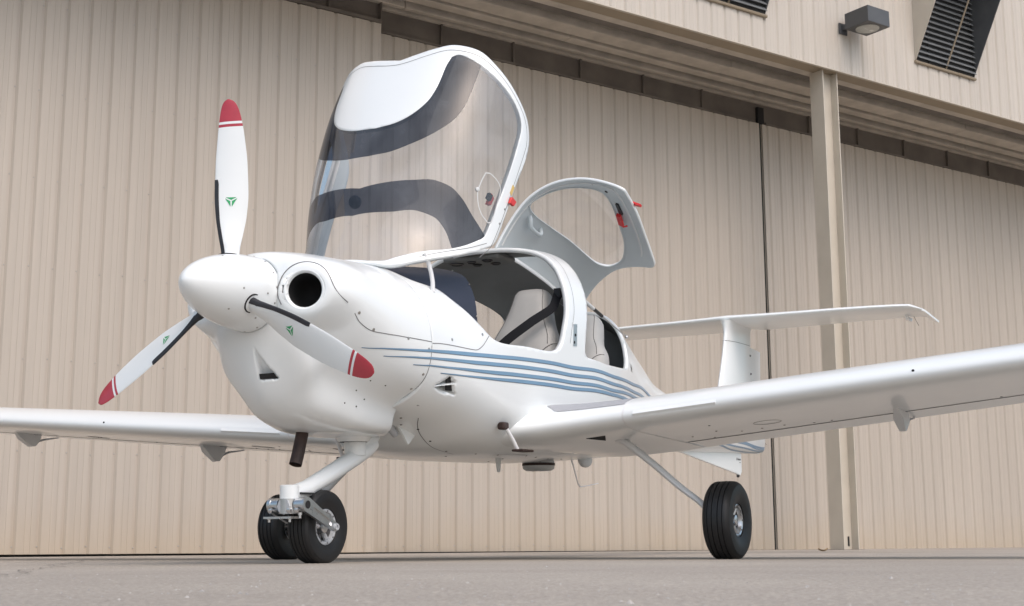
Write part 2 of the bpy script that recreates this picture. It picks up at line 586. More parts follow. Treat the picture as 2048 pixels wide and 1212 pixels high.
# dark headers above the leaves, with stiffener plates
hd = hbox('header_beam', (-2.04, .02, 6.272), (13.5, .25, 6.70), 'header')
hbox('bottom_flange', (-2.04, -.03, 6.2725), (4.395, .0195, 6.30), 'header', hd)
hbox('bottom_flange', (4.635, -.03, 6.2725), (13.5, .0195, 6.30), 'header', hd)
for k in range(-1, 12):
    x = -1.09 + 1.113 * k
    if -2.0 < x and abs(x - 4.48) > .2:
        hbox('stiffener', (x - .012, -.022, 6.301), (x + .012, .0195, 6.60), 'header', hd)
hd2 = hbox('header_beam', (-11.3, -.10, 6.332), (-2.06, -.01, 6.70), 'header')
hbox('bottom_flange', (-11.3, -.175, 6.333), (-2.06, -.1005, 6.375), 'header', hd2)
hbox('end_plate', (-2.0595, -.175, 6.333), (-2.045, -.01, 6.62), 'header', hd2)
for k in range(8):
    x = -2.75 - 1.113 * k
    hbox('stiffener', (x - .012, -.16, 6.3755), (x + .012, -.1005, 6.60), 'header', hd2)
# soffit with the door tracks
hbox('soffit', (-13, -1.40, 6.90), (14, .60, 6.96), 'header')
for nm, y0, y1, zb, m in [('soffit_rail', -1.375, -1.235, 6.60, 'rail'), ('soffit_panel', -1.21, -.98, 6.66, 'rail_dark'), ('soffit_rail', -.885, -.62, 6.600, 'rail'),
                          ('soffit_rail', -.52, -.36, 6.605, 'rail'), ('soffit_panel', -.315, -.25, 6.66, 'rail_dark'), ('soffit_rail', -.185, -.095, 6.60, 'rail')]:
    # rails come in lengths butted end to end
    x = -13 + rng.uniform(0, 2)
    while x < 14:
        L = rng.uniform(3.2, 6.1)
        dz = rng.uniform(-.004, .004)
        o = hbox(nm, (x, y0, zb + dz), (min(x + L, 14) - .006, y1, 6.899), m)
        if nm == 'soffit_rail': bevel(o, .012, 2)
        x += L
hbox('track_angle', (-2.0, -.03, 6.585), (13.5, .018, 6.70), 'rail')
# fascia beam and the wall above
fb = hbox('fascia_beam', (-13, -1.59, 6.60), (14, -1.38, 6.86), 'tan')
fac = hbox('upper_wall', (-13, -1.582, 6.861), (14, -1.40, 10.6), 'trim')
clad(fac, 3.746, -12.9, 13.9, .244, -1.592, 6.612, 10.6, m='facade', screws=False)
hbox('drip_edge', (-13, -1.632, 6.598), (14, -1.5915, 6.611), 'trim')
hbox('roof', (-13.2, -1.9, 10.61), (14.2, 14, 10.75), 'trim')
hbox('end_wall', (-13.0, -1.38, -.03), (-12.9, 13.9, 10.6), 'siding')
hbox('end_wall', (13.9, -1.38, -.03), (14.0, 13.9, 10.6), 'siding')
hbox('back_wall', (-12.89, 13.8, -.03), (13.89, 13.9, 10.6), 'siding')
# wide-flange steel column with flanges square to the wall
colm = empty('steel_column', hang)
cx0, cx1, cy0, cy1 = 4.205, 4.505, -1.56, -1.32
hbox('flange', (cx0, cy0, -.03), (cx0 + .016, cy1, 6.598), 'trim', colm)
hbox('flange', (cx1 - .016, cy0, -.03), (cx1, cy1, 6.598), 'trim', colm)
hbox('web', (cx0 + .0165, (cy0 + cy1) / 2 - .006, -.03), (cx1 - .0165, (cy0 + cy1) / 2 + .006, 6.598), 'trim', colm)
for x in (cx0 + .06, cx1 - .10):
    hbox('anchor_slot', (x, (cy0 + cy1) / 2 - .0085, .03), (x + .035, (cy0 + cy1) / 2 - .0065, .16), 'gap', colm)
hbox('base_plate', (cx0 - .05, cy0 - .04, -.03), (cx1 + .05, cy1 + .04, -.010), 'header', colm)

# ventilation openings under sloping hoods
def vent(x0):
    e = empty('vent_hood', hang)
    w, z0, z1 = 1.38, 7.10, 8.95
    yb = -1.622
    out = .95
    t = .012
    for sx in (x0, x0 + w - t):
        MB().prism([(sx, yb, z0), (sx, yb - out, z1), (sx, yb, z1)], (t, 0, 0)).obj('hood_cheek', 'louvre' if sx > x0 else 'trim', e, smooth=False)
    MB().box((x0 + t + .001, yb - out, z1 - .012), (x0 + w - t - .001, yb, z1)).obj('hood_top', 'trim', e, smooth=False)
    MB().box((x0 + .013, yb, z0 + .01), (x0 + w - .013, yb + .012, z1 - .014)).obj('backing', 'louvre', e, smooth=False)
    # frame round the slanted mouth
    d = np.array([0, -out, z1 - z0]); d = d / np.linalg.norm(d)
    MB().tube([(x0 - .02, yb - .014, z0 - .006), (x0 + w + .02, yb - .014, z0 - .006)], .024, seg=8).obj('sill_frame', 'tan', e)
    MB().tube([(x0 + w * .5, yb - .02, z0 + .02), (x0 + w * .5, yb - out + .02, z1 - .03)], .013, seg=8).obj('mullion', 'tan', e)
    MB().tube([(x0 + w * .22, yb - .012, z0 + .02), (x0 + w * .22, yb - .012, z1 - .03)], .012, seg=6).obj('louvre_bar', 'bronze', e)
    n = 20
    for k in range(n):
        z = z0 + .05 + k * (z1 - z0 - .1) / n
        MB().prism([(x0 + .016, yb - .004, z + .075), (x0 + .016, yb - .07, z), (x0 + .016, yb - .066, z - .006), (x0 + .016, yb, z + .069)], (w - .032, 0, 0)).obj('louvre', 'slat', e, smooth=False)
    return e
vent(6.155); vent(1.665)

# wall lamp (box floodlight on an arm)
lampE = empty('wall_light')
lampE.matrix_world = _mh @ Matrix.Translation(Vector((4.56, -1.622, 7.20)))
tag(lampE, 'dark bronze box floodlight on the upper wall above the steel column', 'lamp')
MB().box((-.05, -.016, -.03), (.11, -.001, .13)).obj('mounting_plate', 'bronze', lampE, smooth=False)
MB().box((.0, -.10, .03), (.06, -.0165, .10)).obj('arm', 'bronze', lampE, smooth=False)
housing = MB().box((-.03, -.52, .0), (.42, -.101, .235)).obj('housing', 'bronze', lampE, smooth=False)
bevel(housing, .006, 2)
MB().lathe([(-.004, .16), (.0, .165), (.008, .16), (.014, .12), (.016, 0)], (.195, -.31, -.002), (0, 0, -1), seg=32).obj('lens', 'lens', lampE)

# a dry leaf blown against the apron edge
lf = MB()
lv = []
for i in range(7):
    t = i / 6; w = .028 * math.sin(math.pi * (.08 + .88 * t))
    zz = .004 + .02 * (t - .5) ** 2 * 4
    lv += [(-.06 + .12 * t, -w, zz + .012), (-.06 + .12 * t, 0, zz), (-.06 + .12 * t, w, zz + .014)]
lq = []
for i in range(6):
    lq += [(3 * i, 3 * i + 3, 3 * i + 4, 3 * i + 1), (3 * i + 1, 3 * i + 4, 3 * i + 5, 3 * i + 2)]
leafo = obj('dry_leaf', lv, lq, 'leaf')
leafo.location = (3.05, 13.6, 0.001); leafo.rotation_euler = (0, 0, .4)
tag(leafo, 'dry brown leaf lying on the apron near the steel column', 'leaf')

# ------------------------------------------------------------------ aircraft: frame and hull surface
# aircraft coordinates: x aft from the spinner tip, y to port, z up from the ground
XN = 1.0044
_ps, _al = RAD(27.9665), RAD(-0.7442)
_aft = Vector((math.sin(_ps), math.cos(_ps), 0)); _port = Vector((math.cos(_ps), -math.sin(_ps), 0)); _z = Vector((0, 0, 1))
_ax = _aft * math.cos(_al) - _z * math.sin(_al); _az = _aft * math.sin(_al) + _z * math.cos(_al)
plane = empty('light_aircraft')
_mp = Matrix((_ax, -_port, _az)).transposed().to_4x4(); _mp.translation = Vector((-0.9462, 6.6658, 0.0))
plane.matrix_world = _mp
tag(plane, 'white four-seat light aircraft with three-blade propeller and canopies raised open', 'aircraft')

def amap(v):
    v = np.asarray(v, float)
    return np.stack([v[:, 0] - XN, -v[:, 1], v[:, 2]], 1)

class AMB(MB):
    def obj(s, name, m, parent=None, **k):
        s.v = [tuple(p) for p in amap(s.v)] if len(s.v) else s.v
        return MB.obj(s, name, m, plane if parent is None else parent, **k)

def aobj(name, v, f, m, parent=None, **k):
    return obj(name, amap(v), f, m, plane if parent is None else parent, **k)

COWL=[
(.455,1.403,(.085,1.39),(.145,1.325),(.168,1.235),(.145,1.145),(.085,1.085),1.067),
(.48,1.433,(.15,1.41),(.30,1.335),(.365,1.225),(.235,1.12),(.10,.99),.95),
(.53,1.447,(.19,1.42),(.36,1.345),(.425,1.215),(.275,1.07),(.125,.88),.81),
(.60,1.459,(.21,1.428),(.39,1.35),(.452,1.20),(.30,1.03),(.15,.79),.725),
(.70,1.470,(.225,1.435),(.41,1.35),(.473,1.185),(.365,1.0),(.240,.86),(.185,.73),.668),
(.85,1.480,(.235,1.44),(.41,1.34),(.49,1.165),(.412,.955),(.272,.81),(.222,.69),.634),
(1.0,1.492,(.24,1.448),(.415,1.34),(.505,1.14),(.445,.905),(.287,.775),(.245,.662),.623),
(1.2,1.505,(.245,1.453),(.42,1.335),(.525,1.12),(.470,.86),(.295,.750),(.252,.652),.622),
]
FUS=[
(1.2,1.505,(.245,1.453),(.42,1.335),(.525,1.12),(.470,.86),(.295,.752),(.150,.728),.722),
(1.5,1.56,(.25,1.487),(.44,1.33),(.555,1.06),(.515,.815),(.390,.720),(.21,.678),.668),
(1.8,1.65,(.312,1.578),(.528,1.36),(.585,1.05),(.555,.78),(.38,.62),.575),
(2.1,1.735,(.368,1.66),(.582,1.41),(.602,1.06),(.57,.77),(.39,.59),.55),
(2.5,1.81,(.402,1.742),(.606,1.462),(.610,1.08),(.575,.77),(.40,.59),.545),
(2.9,1.86,(.402,1.79),(.600,1.495),(.604,1.1),(.565,.78),(.39,.60),.55),
(3.4,1.80,(.338,1.735),(.525,1.465),(.548,1.12),(.51,.8),(.35,.63),.575),
(4.0,1.64,(.22,1.57),(.37,1.39),(.43,1.12),(.40,.83),(.27,.67),.615),
(4.5,1.45,(.16,1.40),(.27,1.28),(.31,1.09),(.285,.85),(.19,.71),.655),
(5.1,1.245,(.11,1.215),(.18,1.14),(.205,1.02),(.185,.86),(.125,.745),.705),
(6.0,1.13,(.08,1.11),(.135,1.06),(.15,.98),(.135,.87),(.09,.79),.755),
(7.0,1.09,(.06,1.075),(.1,1.04),(.115,.97),(.1,.88),(.065,.82),.79),
(7.85,1.06,(.035,1.045),(.055,1.015),(.065,.955),(.055,.88),(.035,.835),.82),
(8.02,1.05,(.024,1.04),(.040,1.01),(.048,.955),(.040,.885),(.024,.848),.838),
]


def pchip(X, Y):
    X = np.asarray(X, float); Y = np.asarray(Y, float)
    h = np.diff(X); d = np.diff(Y, axis=0) / h[:, None]
    m = np.zeros_like(Y)
    for i in range(1, len(X) - 1):
        w1 = 2 * h[i] + h[i - 1]; w2 = h[i] + 2 * h[i - 1]
        a, b = d[i - 1], d[i]
        with np.errstate(divide='ignore', invalid='ignore'):
            v = (w1 + w2) / (w1 / a + w2 / b)
        m[i] = np.where(a * b > 0, v, 0)
    m[0] = d[0]; m[-1] = d[-1]
    def f(x):
        x = min(max(x, X[0]), X[-1]); i = min(int(np.searchsorted(X, x, side='right')) - 1, len(X) - 2)
        t = (x - X[i]) / h[i]
        return ((1 + 2 * t) * (1 - t) ** 2) * Y[i] + t * (1 - t) ** 2 * h[i] * m[i] + t * t * (3 - 2 * t) * Y[i + 1] + t * t * (t - 1) * h[i] * m[i + 1]
    return f

def full_row(r):
    """every section gets six side points; a missing one is put on the curve between the last two"""
    pts = [(0, r[1])] + [tuple(p) for p in r[2:-1]] + [(0, r[-1])]
    if len(pts) == 7:
        a, b, c_ = np.array(pts[4]), np.array(pts[5]), np.array(pts[6]); z_ = np.array(pts[3])
        m_ = (a + b) / 2; t_ = (b - a); nrm_ = np.array([-t_[1], t_[0]]); nrm_ = nrm_ / (np.linalg.norm(nrm_) + 1e-9)
        if nrm_[1] > 0: nrm_ = -nrm_
        m_ = m_ + nrm_ * np.linalg.norm(t_) * .11
        pts = pts[:5] + [tuple(m_)] + pts[5:]
    return [q_ for p in pts for q_ in p]

def sec_points(P, us):
    """closed C2 spline through a mirrored half section; returns points at arc fractions us"""
    full = np.vstack([P, (P[1:-1] * [-1, 1])[::-1]])
    n = len(full)
    d = np.linalg.norm(np.roll(full, -1, 0) - full, axis=1) ** .6
    A = np.zeros((n, n)); rhs = np.zeros((n, 2))
    for i in range(n):
        h0 = d[i - 1]; h1 = d[i]
        A[i, i - 1] = h1; A[i, i] = 2 * (h0 + h1); A[i, (i + 1) % n] = h0
        rhs[i] = 3 * (h1 * (full[i] - full[i - 1]) / h0 + h0 * (full[(i + 1) % n] - full[i]) / h1)
    m = np.linalg.solve(A, rhs)
    t = np.linspace(0, 1, 24, endpoint=False)[:, None]
    out = []
    for i in range(7):
        h = d[i]
        out.append(((1 + 2 * t) * (1 - t) ** 2) * full[i] + t * (1 - t) ** 2 * h * m[i] + t * t * (3 - 2 * t) * full[i + 1] + t * t * (t - 1) * h * m[i + 1])
    out = np.vstack(out + [full[7][None]])
    s = np.concatenate([[0], np.cumsum(np.linalg.norm(np.diff(out, axis=0), axis=1))]); s /= s[-1]
    return np.stack([np.interp(us, s, out[:, 0]), np.interp(us, s, out[:, 1])], 1)

class Surf:
    def __init__(s, T, n, smooth):
        f = pchip([r[0] for r in T], [full_row(r) for r in T])
        s.xs = np.linspace(T[0][0], T[-1][0], n)
        s.us = np.linspace(0, 1, 181)
        s.T = np.array([sec_points(f(x).reshape(8, 2), s.us) for x in s.xs])
        if smooth:
            dx = s.xs[1] - s.xs[0]
            k = int(3 * smooth / dx); w = np.exp(-.5 * (np.arange(-k, k + 1) * dx / smooth) ** 2); w /= w.sum()
            # reflect-pad about the end values so that the ends keep place and slope
            pad0 = 2 * s.T[0][None] - s.T[1:k + 1][::-1]; pad1 = 2 * s.T[-1][None] - s.T[-k - 1:-1][::-1]
            E = np.concatenate([pad0, s.T, pad1])
            s.T = sum(w[i] * E[i:i + n] for i in range(2 * k + 1))
    def __call__(s, x, v):
        """v in [-1,1]: signed arc fraction, + port"""
        x = np.asarray(x, float); v = np.asarray(v, float)
        u = np.abs(v)
        nx, nu = len(s.xs), len(s.us)
        fx = np.clip((x - s.xs[0]) / (s.xs[-1] - s.xs[0]), 0, 1) * (nx - 1)
        fu = np.clip(u, 0, 1) * (nu - 1)
        i = np.minimum(fx.astype(int), nx - 2); j = np.minimum(fu.astype(int), nu - 2)
        a = (fx - i)[..., None]; b = (fu - j)[..., None]
        def wts(t): return (-.5 * t + t * t - .5 * t ** 3, 1 - 2.5 * t * t + 1.5 * t ** 3, .5 * t + 2 * t * t - 1.5 * t ** 3, -.5 * t * t + .5 * t ** 3)
        wa, wb = wts(a), wts(b)
        p = 0
        for k in range(4):
            ii = np.clip(i + k - 1, 0, nx - 1); row = 0
            for l in range(4):
                jj = j + l - 1; sg = np.where((jj < 0) | (jj > nu - 1), -1.0, 1.0)[..., None]
                jj = np.where(jj < 0, -jj, np.where(jj > nu - 1, 2 * (nu - 1) - jj, jj))
                tv = s.T[ii, jj]
                tv = np.concatenate([tv[..., :1] * sg, tv[..., 1:]], -1)
                row = row + wb[l] * tv
            p = p + wa[k] * row
        return np.stack([x, p[..., 0] * np.where(v < 0, -1, 1), p[..., 1]], -1)
    def nrm(s, x, v):
        e = 1e-2; x = np.asarray(x, float); v = np.asarray(v, float)
        dx = s(np.minimum(x + e, s.xs[-1]), v) - s(np.maximum(x - e, s.xs[0]), v)
        dv = s(x, np.clip(v + e, -1, 1)) - s(x, np.clip(v - e, -1, 1))
        n = np.cross(dx, dv)
        n /= np.linalg.norm(n, axis=-1, keepdims=True) + 1e-12
        # make it point outwards
        c = np.stack([x, x * 0, x * 0 + 1.1], -1)
        sg = np.sign(np.sum(n * (s(x, v) - c), -1, keepdims=True)); sg[sg == 0] = 1
        return n * sg

CB = [(1.5, *FUS[1][1:5], (.515, .815), (.300, .735), (.228, .655), .632), (1.8, *FUS[2][1:5], (.55, .80), (.31, .73), (.22, .66), .640)]
FB = [(.70, *COWL[4][1:6], (.25, .86), (.12, .83), .82), (.85, *COWL[5][1:6], (.28, .82), (.14, .79), .78), (1.0, *COWL[6][1:6], (.29, .785), (.145, .755), .75)]
FU = Surf(FB + FUS, 1000, 0.05)
CO = Surf(COWL + CB, 420, 0.012)
_c2 = Surf(COWL + CB, 420, 0.05)
_w = np.clip((CO.xs - .8) / .35, 0, 1); _w = (_w * _w * (3 - 2 * _w))[:, None, None]
CO.T = CO.T * (1 - _w) + _c2.T * _w

def in_poly(px, py, poly):
    poly = np.asarray(poly, float); inside = np.zeros(np.shape(px), bool)
    x0, y0 = poly[-1]
    for x1, y1 in poly:
        c = ((y1 > py) != (y0 > py))
        with np.errstate(divide='ignore', invalid='ignore'):
            xi = (x0 - x1) * (py - y1) / (y0 - y1 + 1e-15) + x1
        inside ^= c & (px < xi)
        x0, y0 = x1, y1
    return inside

def snap(X, V, lines, cell, L=2.2):
    """pull grid points that lie close to a line onto it, so regions get clean edges"""
    Px = X.ravel().copy(); Pv = V.ravel().copy()
    bd = np.full(Px.shape, 1e9); bx = Px.copy(); bv = Pv.copy()
    for ln in lines:
        ln = np.asarray(ln, float)
        for a, b in zip(ln[:-1], ln[1:]):
            d = (b - a) * [1, L]
            l2 = (d ** 2).sum() + 1e-15
            t = np.clip(((Px - a[0]) * d[0] + (Pv - a[1]) * L * d[1]) / l2, 0, 1)
            qx = a[0] + t * (b[0] - a[0]); qv = a[1] + t * (b[1] - a[1])
            ds = np.hypot(Px - qx, (Pv - qv) * L)
            k = ds < bd
            bd[k] = ds[k]; bx[k] = qx[k]; bv[k] = qv[k]
    k = bd < cell * .52
    Px[k] = bx[k]; Pv[k] = bv[k]
    return Px.reshape(X.shape), Pv.reshape(V.shape)

def mirror(line):
    return [(x, -v) for x, v in line]

def grid(xs, vs, lines, cell):
    X, V = np.meshgrid(xs, vs, indexing='ij')
    if lines: X, V = snap(X, V, lines, cell)
    return X, V

def classes(X, V, lines, cls, L=2.2):
    """class of each grid face, then every vertex between two classes is laid onto the nearest line"""
    def cen(A): return (A[:-1, :-1] + A[1:, :-1] + A[:-1, 1:] + A[1:, 1:]) / 4
    K = cls(cen(X), cen(V))
    nx, nv = X.shape
    lo = np.full((nx, nv), 99); hi = np.full((nx, nv), -99)
    for di in (0, 1):
        for dj in (0, 1):
            sl_ = (slice(di, nx - 1 + di), slice(dj, nv - 1 + dj))
            lo[sl_] = np.minimum(lo[sl_], K); hi[sl_] = np.maximum(hi[sl_], K)
    mixed = lo != hi
    Px, Pv = X[mixed], V[mixed]
    bd = np.full(Px.shape, 1e9); bx = Px.copy(); bv = Pv.copy()
    for ln in lines:
        ln = np.asarray(ln, float)
        for a, b in zip(ln[:-1], ln[1:]):
            d = (b - a) * [1, L]
            l2 = (d ** 2).sum() + 1e-15
            t = np.clip(((Px - a[0]) * d[0] + (Pv - a[1]) * L * d[1]) / l2, 0, 1)
            qx = a[0] + t * (b[0] - a[0]); qv = a[1] + t * (b[1] - a[1])
            ds = np.hypot(Px - qx, (Pv - qv) * L)
            k = ds < bd
            bd[k] = ds[k]; bx[k] = qx[k]; bv[k] = qv[k]
    ok = bd < .03
    X = X.copy(); V = V.copy()
    Px[ok] = bx[ok]; Pv[ok] = bv[ok]
    X[mixed] = Px; V[mixed] = Pv
    return X, V, K

def smooth_line(ln, step=.006):
    """dense smooth curve through the corner points of a line"""
    P = np.asarray(ln, float)
    Ld = np.concatenate([[0], np.cumsum(np.hypot(np.diff(P[:, 0]), np.diff(P[:, 1]) * 2.2))])
    f = pchip(Ld, P)
    n = max(3, int(Ld[-1] / step))
    Q = np.array([f(t) for t in np.linspace(0, Ld[-1], n)])
    k = 4                                    # light smoothing rounds the corners
    E = np.concatenate([np.repeat(Q[:1], k, 0), Q, np.repeat(Q[-1:], k, 0)])
    w = np.array([1, 2, 3, 4, 5, 4, 3, 2, 1.]); w /= w.sum()
    S = sum(w[i] * E[i:i + n] for i in range(9)); S[0] = Q[0]; S[-1] = Q[-1]
    return [tuple(p) for p in S]

def quads(X, k):
    nx, nv = X.shape
    idx = np.arange(nx * nv).reshape(nx, nv)
    return np.stack([idx[:-1, :-1], idx[1:, :-1], idx[1:, 1:], idx[:-1, 1:]], -1)[k]

def set_normals(o, N):
    """outward normals taken from the mathematical surface"""
    N = amap(np.asarray(N) + np.array([XN, 0, 0]))
    o.data.normals_split_custom_set_from_vertices([tuple(n) for n in N])

def compact(P, q, N=None):
    used = np.unique(q); mp = -np.ones(len(P), int); mp[used] = np.arange(len(used))
    if N is not None: return P[used], mp[q], N[used]
    return P[used], mp[q]

def ribbon(path, w, surf, off, name, m, parent=None, taper=None, n=None, smooth=0):
    """thin strip that follows a path of (x, v) on a hull surface"""
    path = np.asarray(path, float)
    L = np.concatenate([[0], np.cumsum(np.hypot(np.diff(path[:, 0]), np.diff(path[:, 1]) * 2.2))])
    n = n or max(4, int(L[-1] / .02))
    # smooth resample (cubic through the points)
    f = pchip(L, path)
    S = np.linspace(0, L[-1], n)
    Q = np.array([f(t) for t in S])
    if smooth:
        k = max(1, int(smooth / (L[-1] / n))); w_ = np.hanning(2 * k + 3)[1:-1]; w_ /= w_.sum()
        E = np.concatenate([2 * Q[:1] - Q[1:k + 1][::-1], Q, 2 * Q[-1:] - Q[-k - 1:-1][::-1]])
        Q = sum(w_[i_] * E[i_:i_ + n] for i_ in range(2 * k + 1))
    P = surf(Q[:, 0], Q[:, 1]); N = surf.nrm(Q[:, 0], Q[:, 1])
    T = np.gradient(P, axis=0); T /= np.linalg.norm(T, axis=1, keepdims=True)
    B = np.cross(N, T)
    ww = np.array([w * (taper(t / L[-1]) if taper else 1) for t in S])[:, None]
    o = off(S / L[-1]) if callable(off) else off
    v = np.concatenate([P + B * ww / 2 + N * o, P - B * ww / 2 + N * o])
    fc = [(i, i + 1, n + i + 1, n + i) for i in range(n - 1)]
    return aobj(name, v, fc, m, parent)

# ------------------------------------------------------------------ fuselage with its two openings
UO = [(1.245, 0), (1.25, .2), (1.30, .245), (1.35, .2535), (1.465, .274), (1.521, .321), (1.584, .368), (1.656, .42), (1.739, .462), (1.804, .475), (2.05, .492), (2.36, .509)]
FRONT = UO + [(2.43, .505), (2.49, .482), (2.515, .45), (2.56, .40), (2.59, .35), (2.62, .30), (2.655, .25), (2.672, .2), (2.66, .15), (2.625, .10), (2.60, .05), (2.57, 0)]
REAR = [(2.955, .012), (2.94, .1), (2.92, .2), (2.865, .35), (2.805, .475), (2.80, .503), (2.84, .521), (3.06, .524), (3.4, .511), (3.62, .492), (3.70, .480), (3.765, .44), (3.79, .396), (3.85, .3), (3.92, .2), (3.98, .1), (4.02, .012), (2.955, .012)]
VENT = [(1.28, 0.654), (1.328, 0.6292), (1.369, 0.6043), (1.391, 0.6012), (1.412, 0.6198), (1.443, 0.6531), (1.361, 0.66), (1.28, 0.654)]
SBW = [(2.99, -.29), (3.02, -.255), (3.10, -.242), (3.45, -.240), (3.60, -.244), (3.68, -.262), (3.73, -.30), (3.70, -.345), (3.60, -.385), (3.40, -.412), (3.15, -.425), (3.02, -.418), (2.985, -.38), (2.985, -.34), (2.99, -.29)]
FRONT = smooth_line(FRONT); REAR = smooth_line(REAR); SBW = smooth_line(SBW)
fx = np.concatenate([np.arange(1.2, 4.12, .0135), np.arange(4.14, 8.01, .06), [8.02]])
fv = np.linspace(-1, 1, 331)
Xg, Vg = grid(fx, fv, [VENT], .0135)
Vg[:, 0] = -1; Vg[:, -1] = 1; Xg[-1] = 8.02
def hull_cls(x, v):
    op = in_poly(x, np.abs(v), FRONT + [(1.245, -.001)]) | in_poly(x, v, REAR)
    return np.where(op, 1, np.where(in_poly(x, v, SBW), 2, 0))
Xg, Vg, Kg = classes(Xg, Vg, [FRONT, mirror(FRONT), REAR, SBW], hull_cls)
Vg[:, 0] = -1; Vg[:, -1] = 1; Xg[-1] = 8.02
q = quads(Xg, Kg == 0)
Pg = FU(Xg, Vg)
# recess of the two-mouthed cabin air duct on the port side
ins = in_poly(Xg, Vg, VENT)
tt = np.clip((Xg - 1.285) / .10, 0, 1)
dep = np.where(ins, .075 * tt, 0)
Ng = FU.nrm(Xg, Vg)
Pg = Pg - Ng * dep[..., None]
Pv, qv = compact(Pg.reshape(-1, 3), q)
fus = aobj('fuselage', Pv, qv, ['white', 'liner'])
def solid(o, t, moff=1, rim=0):
    bm = bmesh.new(); bm.from_mesh(o.data); bmesh.ops.remove_doubles(bm, verts=bm.verts, dist=2e-4)
    bm.to_mesh(o.data); bm.free()
    md = o.modifiers.new('thickness', 'SOLIDIFY')
    md.thickness = t; md.offset = -1; md.material_offset = moff; md.material_offset_rim = rim; md.use_even_offset = False
    return o
def face_out(o, c):
    """turn a surface patch so that its normals leave the point c (object space)"""
    me = o.data; s = 0.0
    for p in list(me.polygons)[::37]:
        s += (p.center - Vector(c)).dot(p.normal) * p.area
    if s < 0: me.flip_normals()
face_out(fus, (2.0, 0, 1.05))
solid(fus, .028)
P_, q_ = compact(FU(Xg, Vg).reshape(-1, 3), quads(Xg, Kg == 2))
aobj('side_window', P_, q_, 'glass', fus)
# dark plate laid in the recess to stand for shade inside the duct
AMB().prism([FU(x_, v_) - FU.nrm(x_, v_) * .014 for x_, v_ in ((1.364, 0.6103), (1.391, 0.6052), (1.437, 0.6491), (1.3980000000000001, 0.6551))], -FU.nrm(1.412, 0.620) * .01).obj('duct_shade_plate', 'dark', fus, smooth=False)
# splitter blade in the duct mouth
AMB().prism([FU(1.2860, 0.6520) + FU.nrm(1.2860, 0.6520) * .001, FU(1.4150, 0.6231) + FU.nrm(1.4150, 0.6231) * .001, FU(1.4150, 0.6231) - FU.nrm(1.4150, 0.6231) * .05], (0, .001, -.003)).obj('duct_splitter', 'white', fus, smooth=False)

# firewall, cabin floor and rear bulkhead close the shell
def bulkhead(x, name, m, inset=.03):
    pts = FU(np.full(96, x), np.linspace(-1, 1, 97)[:-1])
    c = pts.mean(0); pts = c + (pts - c) * (1 - inset / .45)
    v = list(pts) + [c]
    aobj(name, v, [(i, (i + 1) % 96, 96) for i in range(96)], m, fus, smooth=False)
bulkhead(4.13, 'rear_bulkhead', 'liner')
bulkhead(8.018, 'tail_cap', 'white', .0005)
fl = FU(np.full(2, 1.30), np.array([-.72, .72])); fl2 = FU(np.full(2, 4.1), np.array([-.70, .70]))
AMB().prism([fl[0] * [1, .93, 1], fl[1] * [1, .93, 1], fl2[1] * [1, .93, 1], fl2[0] * [1, .93, 1]], (0, 0, -.02)).obj('cabin_floor', 'liner', fus, smooth=False)
# firewall shelf under the glareshield keeps the nose closed
AMB().box((1.235, -.36, .80), (1.25, .36, 1.36)).obj('firewall', 'dark', fus, smooth=False)

# ------------------------------------------------------------------ cowling with round inlets
cx = np.concatenate([np.linspace(.455, .60, 40), np.linspace(.605, 1.2, 70), np.linspace(1.208, 1.44, 30)])
cv = np.linspace(-1, 1, 301)
Xc, Vc = grid(cx, cv, [], .01)
CUT = smooth_line([(1.2, 0), (1.2, .35), (1.2, .70), (1.212, .735), (1.243, .765), (1.25, .80), (1.272, .85), (1.34, .90), (1.40, .95), (1.42, 1.0)])
Xc, Vc, Kc = classes(Xc, Vc, [CUT, mirror(CUT)], lambda x, v: (x > np.interp(np.abs(v), [p[1] for p in CUT], [p[0] for p in CUT])).astype(int))
Pc = CO(Xc, Vc)
INL = [(.300, 1.232), (-.300, 1.232)]
RI = .090
TILT = .34
for (iy, iz) in INL:
    r = np.hypot(Pc[..., 1] - iy, Pc[..., 2] - iz)
    front = np.clip((.80 - Pc[..., 0]) / .25, 0, 1)
    w = np.clip(1 - (r - RI) / .095, 0, 1); w = w * w * (3 - 2 * w) * front
    Pc[..., 0] = Pc[..., 0] * (1 - w) + (.466 + TILT * (np.abs(Pc[..., 1]) - .30)) * w
# ramp of the flush inlet in the chin, port of the keel line
ap, b0, b1 = np.array([.012, .985]), np.array([.022, .845]), np.array([.105, .848])
tri = [tuple(ap), tuple(b0), tuple(b1)]
NACA = in_poly(Pc[..., 1], Pc[..., 2], tri) & (Pc[..., 0] < .75)
tz = np.clip((ap[1] - Pc[..., 2]) / .14, 0, 1)
Pc[..., 0] += np.where(NACA, .055 * tz, 0)
rr = np.minimum(*[np.hypot(Pc[..., 1] - iy, Pc[..., 2] - iz) for iy, iz in INL])
rc = (rr[:-1, :-1] + rr[1:, :-1] + rr[:-1, 1:] + rr[1:, 1:]) / 4
xc4 = (Xc[:-1, :-1] + Xc[1:, 1:]) / 2
vc4 = np.abs(Vc[:-1, :-1] + Vc[1:, 1:]) / 2
qc = quads(Xc, ~((rc < RI) & (xc4 < .75)) & (Kc == 0))
Pv, qv = compact(Pc.reshape(-1, 3), qc)
cowl = aobj('cowling', Pv, qv, ['white', 'dark'])
face_out(cowl, (-.2, 0, 1.05))
solid(cowl, .010)
